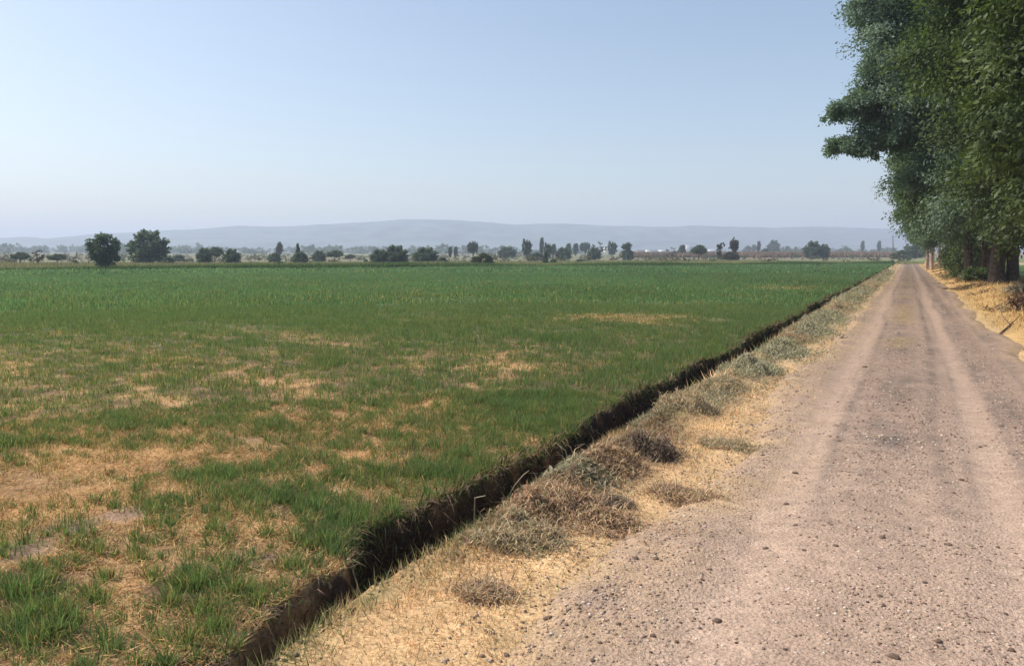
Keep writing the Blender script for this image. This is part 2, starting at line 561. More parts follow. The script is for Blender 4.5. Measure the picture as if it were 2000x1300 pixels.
def green_crop(n, r0, r1, p, w, hh, segs):
    x, y, r = polar(n, r0, r1, p)
    dry = dryness(x, y)
    clump = noise(x * 5, y * 5, 401) * .50 + noise(x * 10, y * 10, 402) * .50
    keep = (x < edge_left(y) + .02) & (beyond(x, y) < 2) & (rs.rand(n) * .95 > dry * 1.05 - clump * 1.3 * np.clip(dry * 2.2, .15, 1) - .05)
    x, y, r, dry = x[keep], y[keep], r[keep], dry[keep]; m = len(x)
    P = np.stack([x, y, height(x, y) - .01], 1)
    tall = (1 + .35 * noise(x * 1.2, y * 1.2, 403) + .25 * noise(x * 5, y * 5, 401))
    H = hh * tall * (.55 + .7 * rs.rand(m)) * (1 - .45 * dry)
    mixy = np.clip(dry * .75 + .15 * rs.randn(m) + .12 * noise(x * .4, y * .4, 404) - .05, 0, 1)[:, None]
    fk = sstep(8, 60, r)[:, None]
    c = vary((1, 1, 1), m, .20, .06) * 1.0 * (GRN * (1 - fk) + GRNFAR * fk) * (1 - mixy * .6) + YEL * mixy * .6
    c = np.where((rs.rand(m) < .05 * np.exp(-r / 25) + .22 * dry)[:, None], vary(STR * .85, m, .2, .05), c)
    dark = (1 - .13 * fbm(x * .12 + y * .05, y * .12, 405, 3))[:, None]
    c = c * dark * np.array((1 - .12 * noise(x * .5, y * .5, 406), np.ones(m), np.ones(m))).T
    lean = np.abs(rs.randn(m)) * .33 + .05
    crop.add(*blades(P, H, w * (.6 + .8 * rs.rand(m)) * (1 + r / 60), rs.rand(m) * 6.283, lean, c, segs))


green_crop(170000, 1.6, 9, 1.0, .0042, .085, 2)
green_crop(300000, 9, 26, 0.6, .0085, .105, 1)
green_crop(380000, 26, 75, 0.4, .026, .15, 1)
green_crop(230000, 75, 190, 0.5, .09, .24, 1)



def tufts(n, r0, r1, p, nb, rad, hh, w, segs):
    """bushy clumps of crop, blades fanning out from each centre"""
    x, y, r = polar(n, r0, r1, p)
    dry = dryness(x, y)
    keep = (x < edge_left(y) - .01) & (beyond(x, y) < 0) & (rs.rand(n) < 1.15 - 1.18 * dry)
    x, y, r, dry = x[keep], y[keep], r[keep], dry[keep]; m = len(x)
    size = (.55 + .75 * rs.rand(m)) * (1.15 - .65 * dry)
    hue = rs.rand(m)
    k = np.repeat(np.arange(m), nb); q = len(k)
    ang = rs.rand(q) * 6.283; off = np.abs(rs.randn(q)) * .6
    ex = np.cos(ang) * off * rad * size[k] * 1.3; ey = np.sin(ang) * off * rad * size[k]
    bx, by = x[k] + ex, y[k] + ey
    fk = sstep(8, 60, r)[:, None]
    base = (GRN * (1 - fk) + GRNFAR * fk) * np.stack([.78 + .5 * hue, .86 + .25 * hue, .95 + .1 * hue], 1)
    c = base[k] * vary((1, 1, 1), q, .20, .06)
    c = np.where((rs.rand(q) < .04 + .16 * dry[k])[:, None], vary(STR * .85, q, .2, .05), c)
    crop.add(*blades(np.stack([bx, by, height(bx, by) - .006], 1), hh * size[k] * (.45 + .7 * rs.rand(q)), w * (.6 + .8 * rs.rand(q)), ang + .7 * rs.randn(q),
                     .08 + .55 * np.minimum(off, 1.6) + .22 * np.abs(rs.randn(q)), c, segs))


tufts(6500, 1.6, 9, 1.0, 75, .070, .105, .0042, 2)
tufts(15000, 9, 26, .6, 26, .10, .13, .0085, 1)

# lusher tufts that hang over the near end of the ditch
for px, py, sz_ in ((330, 1195, 1.0), (395, 1210, 1.3), (460, 1175, 1.2), (425, 1245, 1.4), (370, 1275, 1.2), (450, 1285, 1.1), (510, 1190, 1.0), (560, 1120, 1.1), (600, 1080, .8), (695, 1060, 1.1), (735, 1030, 1.1),
                    (650, 1015, .9), (640, 1150, .6), (870, 930, 1.0), (930, 915, 1.0), (1010, 885, .9), (60, 1180, 1.3), (110, 1215, 1.2), (30, 1240, 1.3), (80, 1270, 1.1), (180, 1180, .9)):
    bx, by = at_ground(px, py)
    q = 230
    ang = rs.rand(q) * 6.283; off = np.abs(rs.randn(q)) * .6
    tx, ty = bx + np.cos(ang) * off * .085 * sz_, by + np.sin(ang) * off * .085 * sz_
    c = vary(GRN * np.array((1.0, 1.0, .95)), q, .24, .07)
    c = np.where((rs.rand(q) < .18)[:, None], vary(STR * .8, q, .2, .05), c)
    crop.add(*blades(np.stack([tx, ty, height(tx, ty) - .006], 1), .100 * sz_ * (.35 + .75 * rs.rand(q)), .0038 * (.6 + .8 * rs.rand(q)), ang + .8 * rs.randn(q), .12 + .6 * np.minimum(off, 1.6) + .3 * np.abs(rs.randn(q)), c, 2))

# dry straw lying between the green tufts
def straw(n, r0, r1, p, w, L, xr=None):
    x, y, r = polar(n, r0, r1, p)
    dry = dryness(x, y)
    keep = (x < edge_left(y)) & (rs.rand(n) < sstep(.15, .65, dry) * (.55 + .6 * sstep(-.3, .4, fbm(x * 3.2, y * 3.2, 207, 3)))) & (fbm(x * 1.3, y * 1.8, 205, 4) < .75 - .3 * rs.rand(n))
    for px, py, rr in ((250, 1020, .17), (140, 1045, .17), (30, 1095, .2)):
        bx, by = at_ground(px, py)
        keep &= ((x - bx) ** 2 + (y - by) ** 2 > rr ** 2) | (rs.rand(n) < .12)
    x, y = x[keep], y[keep]; m = len(x)
    P = np.stack([x, y, height(x, y) + .004 + .02 * rs.rand(m)], 1)
    c = vary(STR, m, .22, .05)
    c = np.where((rs.rand(m) < .36)[:, None], c * np.array((.60, .48, .40)), c)
    litter.add(*blades(P, L * (.4 + rs.rand(m)), w * (.7 + .8 * rs.rand(m)), rs.rand(m) * 6.283, 1.15 + .55 * rs.rand(m) - .5 * (rs.rand(m) < .2), c, 1))


straw(290000, 1.6, 9, 1.0, .0058, .06)
straw(110000, 9, 26, .7, .011, .08)

# ------------------------------------------------------------------ verge grass
verge = Acc()


def verge_grass(n, r0, r1, p, w, hh):
    x, y, r = polar(n, r0, r1, p, -35, 62)
    eR = edge_right(y); rl = road_left(y); rr = road_right(y)
    left = (x > eR - .03) & (x < rl + .8); right = (x > rr - .25) & (x < 4.2) & (y > 0)
    dens = np.where(left, .95 * (1 - sstep(-.25, .15, x - rl - .25 * fbm(x * 3, y * 3, 330, 3))) + .10 * (1 - sstep(.1, .8, x - rl)), 0) + np.where(right, sstep(-.25, .25, x - rr), 0)
    dens = dens * (.35 + .9 * sstep(-.6, .4, fbm(x * 2.5, y * 1.7, 231, 4)))
    keep = (rs.rand(n) < dens) & (y < 172)
    x, y, left = x[keep], y[keep], left[keep]; m = len(x); eR = eR[keep]; rr = rr[keep]
    P = np.stack([x, y, surf(x, y) - .003], 1)
    rim = np.exp(-((x - eR) / .30) ** 2) * left
    H = hh * (.4 + .8 * rs.rand(m)) * (1 + 1.3 * rim) * np.where(left, 1, 1 + 2.2 * sstep(.1, .9, x - rr))
    gold = np.where(left[:, None], vary((.70, .49, .275), m, .2, .05), vary((.60, .40, .185), m, .18, .05))
    gp = np.clip(rim * .75 * sstep(-.4, .5, noise(x * 1.6, y * 1.1, 233) + .15) + .05 + .2 * sstep(.2, .7, noise(x * 2, y * 2, 421)), 0, 1)
    c = np.where((rs.rand(m) < gp)[:, None], vary((.24, .265, .115), m, .22, .06), gold)
    c = np.where((rs.rand(m) < .16)[:, None], c * .5, c)
    lean = np.where(rs.rand(m) < .6, 1.0 + .5 * rs.rand(m), .25 + .5 * rs.rand(m)) * (1 - .35 * rim)
    verge.add(*blades(P, H, w * (.6 + .8 * rs.rand(m)) * (1 + np.hypot(x, y) / 40), rs.rand(m) * 6.283, lean, c, 1))


verge_grass(400000, 1.5, 9, .8, .0045, .040)
verge_grass(260000, 9, 60, .25, .012, .08)
verge_grass(110000, 60, 172, .2, .035, .12)

tag(link('crop_grass', crop.mesh('crop_grass'), M_grass), 'green grassy crop growing across the field', 'crop', kind='stuff')
tag(link('straw_litter', litter.mesh('straw_litter'), M_straw), 'dry straw lying between the green tufts of the field', 'straw', kind='stuff')
tag(link('dry_grass', verge.mesh('dry_grass'), M_straw), 'short golden dry grass on both road verges', 'grass', kind='stuff')

# grass hanging over the ditch edge, with weedy tangle on the field-side wall
hang = Acc()
n = 38000
yv = 1.8 + (rs.rand(n) ** 1.8) * 60
yv = yv[rs.rand(n) < .16 + .84 * sstep(-.15, .5, fbm(yv * 1.1, 0, 433, 3))]; n = len(yv)
eL = edge_left(yv); x = eL + rs.rand(n) ** 1.5 * .26 - .06
P = np.stack([x, yv, height(x, yv) - .005], 1)
pk = noise(yv * 1.7, 0, 431)
c = np.where((rs.rand(n) < .62 + .3 * pk)[:, None], vary((.20, .145, .10), n, .4, .06), vary((.085, .115, .04), n, .25, .08))
hang.add(*blades(P, .14 * (.15 + rs.rand(n) ** 1.6), .0055 * (1 + yv / 12) * (.6 + .8 * rs.rand(n)), 1.0 * rs.randn(n), .3 + 2.1 * rs.rand(n), c, 2))
tag(link('ditch_weeds', hang.mesh('ditch_weeds'), M_straw), 'tangled weeds and roots along the field side of the ditch', 'weeds', kind='stuff')

# taller rank grass at the far end of the field and pale weeds behind it
rank = Acc()
n = 60000
u = rs.rand(n) * 1.25 - .22; s = -1.5 + 5 * rs.rand(n) ** 1.5
pt = P0[None] + (P1 - P0)[None] * u[:, None] + BN[None] * s[:, None]
kp = (pt[:, 0] < edge_left(pt[:, 1])) & (noise(pt[:, 0] * .12, pt[:, 1] * .12, 441) > -.75 + .5 * rs.rand(n)); pt = pt[kp]; n = len(pt)
rank.add(*blades(np.stack([pt[:, 0], pt[:, 1], height(pt[:, 0], pt[:, 1])], 1), .28 + .38 * rs.rand(n) * (1 + noise(pt[:, 0] * .1, pt[:, 1] * .1, 442)), .07 + .05 * rs.rand(n),
                 rs.rand(n) * 6.28, .35 * np.abs(rs.randn(n)), vary((.100, .155, .062), n, .22, .06), 1))
tag(link('boundary_grass', rank.mesh('boundary_grass'), M_grass), 'taller dark grass along the far end of the field', 'grass', kind='stuff')
weed = Acc()
n = 120000
u = rs.rand(n) * 1.5 - .35; s = 3 + 70 * rs.rand(n) ** 1.2
pt = P0[None] + (P1 - P0)[None] * u[:, None] + BN[None] * s[:, None]
n_ = noise(pt[:, 0] * .04, pt[:, 1] * .04, 451)
cc = np.where((rs.rand(n) < .6 - .4 * n_)[:, None], vary((.25, .275, .12), n, .2, .06), vary((.32, .275, .16), n, .2, .06))
weed.add(*blades(np.stack([pt[:, 0], pt[:, 1], height(pt[:, 0], pt[:, 1])], 1), .2 + .5 * rs.rand(n) * (1 + .5 * n_), .10 + .1 * rs.rand(n),
                 rs.rand(n) * 6.28, .35 * np.abs(rs.randn(n)), cc, 1))
tag(link('pale_weeds', weed.mesh('pale_weeds'), M_straw), 'pale yellow green weeds beyond the field', 'weeds', kind='stuff')

# tall dry crop far off on the right
tall = Acc()
n = 90000
pxs = 1210 + 560 * rs.rand(n); dp = 330 + 330 * rs.rand(n) ** 1.3
lat = (pxs - CX) / F * dp
x = -math.sin(YAW) * dp + math.cos(YAW) * lat; y = math.cos(YAW) * dp + math.sin(YAW) * lat
tall.add(*blades(np.stack([x, y, height(x, y)], 1), 1.3 + 1.3 * rs.rand(n) + .5 * noise(x * .05, y * .05, 461), .35 + .3 * rs.rand(n), rs.rand(n) * 6.28, .3 * np.abs(rs.randn(n)),
                 vary((.27, .20, .145), n, .25, .06), 1))
tag(link('dry_maize', tall.mesh('dry_maize'), M_straw), 'tall brownish dry crop standing far off behind the field', 'crop', kind='stuff')

# ------------------------------------------------------------------ rocks
def rock_mesh(name, sub, seed, flat=.62):
    import bmesh
    bm = bmesh.new(); bmesh.ops.create_icosphere(bm, subdivisions=sub, radius=.5)
    r = np.random.RandomState(seed)
    dirs = r.randn(6, 3); dirs /= np.linalg.norm(dirs, axis=1)[:, None]
    cut = .28 + .2 * r.rand(6)
    for v in bm.verts:
        p = np.array(v.co)
        for d, k in zip(dirs, cut):
            e = p @ d - k
            if e > 0: p = p - d * e * .85
        p = p * (1 + .10 * r.randn()) * np.array((1.15, .9, flat))
        v.co = p
    V = np.array([v.co[:] for v in bm.verts]); T = np.array([[v.index for v in f.verts] for f in bm.faces])
    bm.free()
    return V, T


ROCK1 = [rock_mesh('r', 1, s) for s in range(6)]
ROCK2 = [rock_mesh('r', 2, s + 50) for s in range(6)]


def gravel_spots(n, r0, r1, p, s0, s1):
    x, y, r = polar(n * 3, r0, r1, p, -20, 50)
    rl, rr = road_left(y), road_right(y)
    d = np.where((x > rl - .25) & (x < rr + .1), .13 + .16 * noise(x * 1.6, y * 1.1, 503), 0)
    d = d + 1.0 * np.exp(-((x + .05 + .1 * noise(y * .4, 0, 501)) / .34) ** 2) * sstep(4, 7, y) * (.6 + .6 * noise(x * 1, y * .6, 502))
    d = d + .6 * np.exp(-((x - 1.0) / .2) ** 2) + .55 * np.exp(-((x + 1.15) / .25) ** 2)
    for px, py, rad, a in ((1840, 1230, .42, .8), (1960, 1080, .3, .5), (1730, 1180, .15, .7), (1830, 860, .6, 1.3), (1800, 800, .6, .9), (1530, 840, .4, .5), (1260, 1210, .3, .3), (1150, 1170, .2, .3), (1740, 1060, .25, .4)):
        bx, by = at_ground(px, py)
        d = d + a * np.exp(-((x - bx) ** 2 + (y - by) ** 2) / rad ** 2)
    tracks = np.exp(-((x + .74) / .2) ** 2) + np.exp(-((x - .6) / .18) ** 2)
    d = d * (1 - .88 * np.clip(tracks, 0, 1) * sstep(2.5, 6, y))
    keep = (rs.rand(len(x)) < d) & (x > rl - .4) & (x < rr + .3)
    x, y = x[keep][:n], y[keep][:n]; m = len(x)
    sz = s0 + (s1 - s0) * rs.rand(m) ** 2.6
    return x, y, sz


gr = Acc()
for n, r0, r1, p, s0, s1, src in ((24000, 2.2, 7, .8, .0040, .024, ROCK1), (26000, 7, 16, .6, .007, .032, ROCK1), (14000, 16, 60, .2, .016, .055, ROCK1)):
    x, y, sz = gravel_spots(n, r0, r1, p, s0, s1)
    z = road_height(x, y); z = np.maximum(z, height(x, y))
    m = len(x)
    which = rs.randint(0, len(src), m)
    ang = rs.rand(m) * 6.283
    cols = vary((.29, .205, .152), m, .30, .05)
    pale = rs.rand(m) < .22; cols[pale] = vary((.50, .40, .32), pale.sum(), .15, .04)
    for k in range(len(src)):
        V, T = src[k]; idx = np.where(which == k)[0]; q = len(idx)
        if not q: continue
        ca, sa = np.cos(ang[idx]), np.sin(ang[idx])
        vx = V[None, :, 0] * ca[:, None] - V[None, :, 1] * sa[:, None]; vy = V[None, :, 0] * sa[:, None] + V[None, :, 1] * ca[:, None]
        W = np.stack([vx * sz[idx, None] + x[idx, None], vy * sz[idx, None] + y[idx, None], V[None, :, 2] * sz[idx, None] + z[idx, None] + .03 * sz[idx, None]], -1).reshape(-1, 3)
        TT = (T[None] + (np.arange(q) * len(V))[:, None, None]).reshape(-1, 3)
        gr.add(W, TT, None, np.repeat(cols[idx], len(V), 0))
tag(link('gravel', gr.mesh('gravel', True), M_gravel), 'loose small gravel scattered over the dirt road', 'gravel', kind='stuff')

cl = Acc()
n = 5200
y = 1.9 + 40 * rs.rand(n) ** 2.2; t = rs.rand(n)
x = np.where(t < .7, edge_left(y) + .09 * rs.randn(n), edge_right(y) - .10 + .12 * rs.randn(n))
sz = (.007 + .024 * rs.rand(n) ** 2.5) * (1 + y / 18); z = height(x, y); ang = rs.rand(n) * 6.283
cols = vary((.115, .083, .062), n, .35, .05)
for k in range(6):
    V, T = ROCK1[k]; idx = np.where(np.arange(n) % 6 == k)[0]; q = len(idx)
    ca, sa = np.cos(ang[idx])[:, None], np.sin(ang[idx])[:, None]
    W = np.stack([(V[None, :, 0] * ca - V[None, :, 1] * sa) * sz[idx, None] + x[idx, None], (V[None, :, 0] * sa + V[None, :, 1] * ca) * sz[idx, None] + y[idx, None],
                  V[None, :, 2] * 1.3 * sz[idx, None] + z[idx, None]], -1).reshape(-1, 3)
    cl.add(W, (T[None] + (np.arange(q) * len(V))[:, None, None]).reshape(-1, 3), None, np.repeat(cols[idx], len(V), 0))
tag(link('soil_crumbs', cl.mesh('soil_crumbs'), M_gravel), 'dark crumbled soil along both lips of the ditch', 'soil', kind='stuff')
stone_meshes = []
for k in range(6):
    V, T = ROCK2[k]
    me = mesh_np('stone', V, T, None, None, True); me.materials.append(M_stone); stone_meshes.append(me)


def stone(x, y, s, label, group=None, k=None, flat=1.0):
    o = bpy.data.objects.new('stone', stone_meshes[random.randrange(6) if k is None else k]); COL.objects.link(o)
    z = float(max(road_height(np.array([x]), np.array([y]))[0], height(np.array([x]), np.array([y]))[0]))
    o.location = (x, y, z + s * .05); o.scale = (s, s, s * flat); o.rotation_euler = (0, 0, random.random() * 6.28)
    return tag(o, label, 'stone', group)


for px, py, s, lab in ((1745, 1292, .047, 'darkest flat stone at the very bottom edge of the road'),
                       (1070, 1202, .040, 'brown clod on the golden verge where straw meets the road'),
                       (1208, 1222, .030, 'two-toned stone with pale top on the road near the verge'),
                       (1718, 1172, .028, 'upper dark stone of a close pair in the middle of the road'),
                       (1724, 1188, .030, 'lower dark stone of a close pair in the middle of the road'),
                       (1805, 1146, .026, 'pale topped stone right of the close pair of dark stones'),
                       (1553, 922, .046, 'largest dark clod on the left part of the road beside a smaller one'),
                       (1535, 984, .036, 'dark stone below the clods on the left wheel track'),
                       (1570, 1081, .026, 'lone dark stone on the smooth left wheel track'),
                       (1975, 1270, .030, 'angular dark stone near the lower right corner'),
                       (1832, 1262, .032, 'dark stone in the gravel cluster at the bottom of the road'),
                       (1688, 719, .07, 'lone dark clod on the pale left wheel track farther along'),
                       (1645, 662, .10, 'lower dark clod beside the weed heaps farther along'),
                       (1640, 652, .08, 'upper dark clod beside the weed heaps farther along'),
                       (937, 1218, .022, 'small brown clod alone on the golden straw verge')):
    x, y = at_ground(px, py)
    stone(x, y, s, lab)
x, y, sz = gravel_spots(250, 2.4, 10, .7, .020, .042)
for a, b, c_ in zip(x, y, sz):
    stone(float(a), float(b), float(c_), 'small brown stone lying loose on the dirt road surface', 'loose stones on the dirt road', None, .9)

# ------------------------------------------------------------------ heaps of pulled weeds along the ditch
def weed_heap(px, py, w, h, l, kind, label):
    x0, y0 = at_ground(px, py)
    w, h, l = w * 1.2, h * .82, l * 1.15
    acc = Acc()
    n = int(4200 if l < 1.5 else 6500)
    th = rs.rand(n) * 6.283; rr = np.sqrt(rs.rand(n))
    ca = {'green': (.38, .36, .25), 'brown': (.36, .245, .155), 'dark': (.16, .12, .10), 'tan': (.50, .38, .24)}[kind]
    cb = {'green': (.30, .285, .18), 'brown': (.52, .38, .24), 'dark': (.27, .21, .155), 'tan': (.33, .29, .18)}[kind]
    lx = rr * np.cos(th) * w / 2; ly = rr * np.sin(th) * l / 2
    sub = [(rs.uniform(-.30, .30), rs.uniform(-.34, .34), rs.uniform(.16, .34), rs.uniform(.45, 1.0)) for _ in range(7)]

    def body(u, v):
        """height of the heap at u, v in -0.5..0.5 of its width and length"""
        z_ = 0
        for a_, b_, r_, k_ in sub: z_ = np.maximum(z_, k_ * np.exp(-(((u - a_) ** 2 + (v - b_) ** 2) / (r_ * .8) ** 2)))
        z_ = z_ * (1 + .35 * noise(u * 9 + px, v * 9, 511) + .25 * noise(u * 19 + px, v * 19, 512)) - .12
        return np.clip(z_, 0, 2) * h * (1 - sstep(.42, .52, np.hypot(u, v)))

    prof = body(lx / w, ly / l)
    lz = prof * (.45 + .65 * rs.rand(n) ** .5)
    far_ = rs.rand(n) < .22
    lx = np.where(far_, lx * (1 + .5 * np.abs(rs.randn(n))), lx); ly = np.where(far_, ly * (1 + .4 * np.abs(rs.randn(n))), ly)
    gz = np.maximum(height(x0 + lx, y0 + ly), surf(x0 + lx, y0 + ly))
    P = np.stack([lx, ly, gz + lz - .01], 1)
    c = np.where((rs.rand(n) < .5)[:, None], vary(ca, n, .28, .06), vary(cb, n, .28, .06))
    leafy = 1.6 if kind == 'green' else 1.0
    sc = max(1.0, w / .8)
    acc.add(*blades(P, .055 * sc ** .6 * (.3 + 1.1 * rs.rand(n)), .0062 * leafy * sc ** .8 * (.6 + rs.rand(n)), rs.rand(n) * 6.283, .8 + 1.1 * rs.rand(n), c, 2))
    # longer stems poking out of the tangle
    j = rs.choice(n, 70, replace=False)
    acc.add(*blades(P[j], .13 * sc ** .6 * (.4 + rs.rand(70)), .005 * sc ** .7 * (.7 + .6 * rs.rand(70)), rs.rand(70) * 6.283, .4 + 1.0 * rs.rand(70), vary((.50, .39, .25), 70, .25, .05), 2))
    # lumpy body of soil and roots inside
    nu, nv = 28, 10
    vs = []
    for j in range(nv + 1):
        for i in range(nu):
            a = i / nu * 6.28318; r_ = 1 - j / nv
            vs.append((r_ * math.cos(a) * w / 2 * .97, r_ * math.sin(a) * l / 2 * .97))
    vs = np.array(vs); rr2 = np.hypot(vs[:, 0] / (w / 2), vs[:, 1] / (l / 2))
    zz = body(vs[:, 0] / w, vs[:, 1] / l) * .85
    V = np.stack([vs[:, 0], vs[:, 1], height(x0 + vs[:, 0], y0 + vs[:, 1]) + zz - .012], 1)
    Q = [(j * nu + i, j * nu + (i + 1) % nu, (j + 1) * nu + (i + 1) % nu, (j + 1) * nu + i) for j in range(nv) for i in range(nu)]
    acc.add(V, None, Q, np.clip(np.array(ca) * .7, .02, 1)[None])
    o = link('weed_heap', acc.mesh('weed_heap'), M_straw, None, (x0, y0, 0))
    tag(o, label, 'weed heap', 'heaps of pulled weeds along the ditch')
    return o


for args in ((1262, 890, .42, .20, .40, 'dark', 'darkest bushy clump of dry twigs standing on golden verge beside the ditch'),
             (1190, 925, .40, .10, .36, 'brown', 'low brown tangle left of the darkest bushy clump'),
             (1110, 1010, .78, .15, .46, 'brown', 'long brown heap of dry roots and stems nearest the road centre of verge'),
             (1005, 1055, .52, .12, .40, 'tan', 'pale tan heap of bent stalks at the end of the long brown heap'),
             (1110, 945, .46, .09, .32, 'green', 'thin grey green heap on the ditch rim above the long brown heap'),
             (1325, 805, .70, .18, .80, 'tan', 'rounded grey tan heap beyond the darkest bushy clump'),
             (1400, 762, .60, .13, .9, 'tan', 'low tan heap between rounded heap and leafy grey green heap'),
             (1462, 722, .80, .19, 1.1, 'green', 'leafy grey green heap with small peaks by the ditch'),
             (1512, 690, .85, .17, 1.7, 'green', 'wide grey green heap just past the peaked leafy heap'),
             (1552, 664, .6, .17, 1.0, 'brown', 'reddish brown heap beside orange straw patch'),
             (1572, 648, .95, .21, 2.4, 'green', 'silvery green heap past the reddish brown heap'),
             (1604, 624, .95, .21, 3.4, 'green', 'silvery green heap ending in a dark clod'),
             (1630, 604, 1.0, .22, 4.2, 'tan', 'straw coloured heap where the verge starts to narrow'),
             (1654, 587, 1.0, .24, 5.4, 'green', 'grey green heap with a dark hollow along narrowing verge'),
             (1677, 571, 1.0, .25, 7.5, 'green', 'long low green heap farther along the narrowing verge'),
             (1699, 557, 1.0, .26, 10.0, 'tan', 'pale long heap near the far end of the verge'),
             (1716, 546, 1.0, .28, 15.0, 'green', 'farthest long green heap near the end of the road')):
    weed_heap(*args)
# loose stems and torn weeds strewn along the whole spoil bank
deb = Acc()
n = 230000
y = 3.0 + 90 * rs.rand(n) ** 2.0
x = edge_right(y) + .0 + np.abs(rs.randn(n)) * (.24 + .14 * sstep(5, 12, y))
kp = (rs.rand(n) < sstep(-.25, .45, fbm(x * 1.7, y * .8, 521, 4)) * sstep(3, 6, y)) & (x < road_left(y) + .35)
x, y = x[kp], y[kp]; n = len(x); t = rs.rand(n)[:, None]
gk = sstep(-.3, .4, fbm(x * 1.1, y * .5, 523, 3) + .02 * y - .15)[:, None]
c = np.where(t < gk, vary((.32, .295, .19), n, .3, .06), vary((.33, .235, .15), n, .35, .06))
deb.add(*blades(np.stack([x, y, surf(x, y) + .035 * rs.rand(n) * (1 + .6 * noise(x * 3, y * 2, 525))], 1), .05 * (.4 + rs.rand(n)) * (1 + y / 30), .0055 * (1 + y / 9) * (.6 + rs.rand(n)), rs.rand(n) * 6.283,
                .7 + 1.0 * rs.rand(n), c, 1))
tag(link('weed_litter', deb.mesh('weed_litter'), M_straw), 'torn stems and dead weeds strewn along the bank beside the ditch', 'weeds', kind='stuff')
# scattered dead weed tufts on the verge
for px, py, w, h, kind, lab in ((945, 1160, .20, .018, 'brown', 'small dark tuft of dead weed low on the golden verge'),
                                (1195, 985, .18, .07, 'dark', 'small dark twiggy tuft at the right end of the long brown heap'),
                                (1420, 868, .40, .014, 'tan', 'flat grey scatter of dead weeds by the edge of the road'),
                                (1330, 965, .36, .018, 'brown', 'flat brown scatter of dead weeds below the darkest bushy clump')):
    weed_heap(px, py, w, h, w * .8, kind, lab)

# dry bent stalks sticking out of the ditch
def stalk(px, py, pts, rad, label):
    x0, y0 = at_ground(px, py, -.1)
    path = [(x0 + a, y0 + b, -.25 + c, rad * (1 - .6 * i / len(pts))) for i, (a, b, c) in enumerate(pts)]
    V, T, Q = tubes([path], 5)
    V = V - np.array((x0, y0, -.25))
    o = link('dry_stalk', mesh_np('dry_stalk', V, T, Q, np.tile((.55, .47, .34), (len(V), 1)), True), M_straw, None, (x0, y0, -.25))
    tag(o, label, 'stalk', 'dry stalks in the ditch')


stalk(1108, 900, ((0, 0, 0), (.02, .01, .12), (-.02, 0, .24), (-.10, -.02, .30), (-.13, -.03, .26)), .006, 'pale bent stalk standing in the ditch left of the darkest clump')
stalk(925, 1000, ((0, 0, 0), (.0, .01, .14), (.01, 0, .25), (.08, .02, .27)), .006, 'pale forked stalk leaning in the ditch beside the long brown heap')
stalk(770, 1110, ((0, 0, .05), (.05, .01, .13), (.11, .02, .17), (.17, .03, .24)), .006, 'curved pale stalk lying across the dark widest part of the ditch')
stalk(990, 960, ((0, 0, .1), (.05, .03, .2), (.10, .06, .27), (.13, .10, .3)), .005, 'slanting thin stalk on the ditch wall under the green crop')
stalk(690, 1150, ((0, 0, .02), (.02, .02, .14), (-.02, .02, .25), (-.05, .02, .30)), .005, 'thin dry stalk near the wide dark ditch end')
stalk(500, 1270, ((0, 0, .0), (-.01, .02, .16), (.02, .02, .30), (.06, .02, .34)), .005, 'thin dry stalk nearest the bottom edge of the photo')

# ------------------------------------------------------------------ trees
def leaf_quads(P, out, size, droop, c, aspect=.5, jitter=.8, face=None):
    """diamond leaves: axis follows OUT, droops, normals random"""
    n = len(P)
    ax = out + jitter * rs.randn(n, 3); ax[:, 2] -= droop
    ax /= np.linalg.norm(ax, axis=1)[:, None] + 1e-9
    rnd = rs.randn(n, 3); rnd[:, 2] *= .6
    if face is not None: rnd = face + .45 * rnd
    sd = np.cross(ax, rnd); sd /= np.linalg.norm(sd, axis=1)[:, None] + 1e-9
    L = size * (.4 + 1.1 * rs.rand(n))[:, None]
    V = np.stack([P, P + ax * L * .45 + sd * L * aspect / 2, P + ax * L, P + ax * L * .45 - sd * L * aspect / 2], 1).reshape(-1, 3)
    Q = np.arange(n * 4).reshape(n, 4)
    return V, None, Q, np.repeat(c, 4, 0)


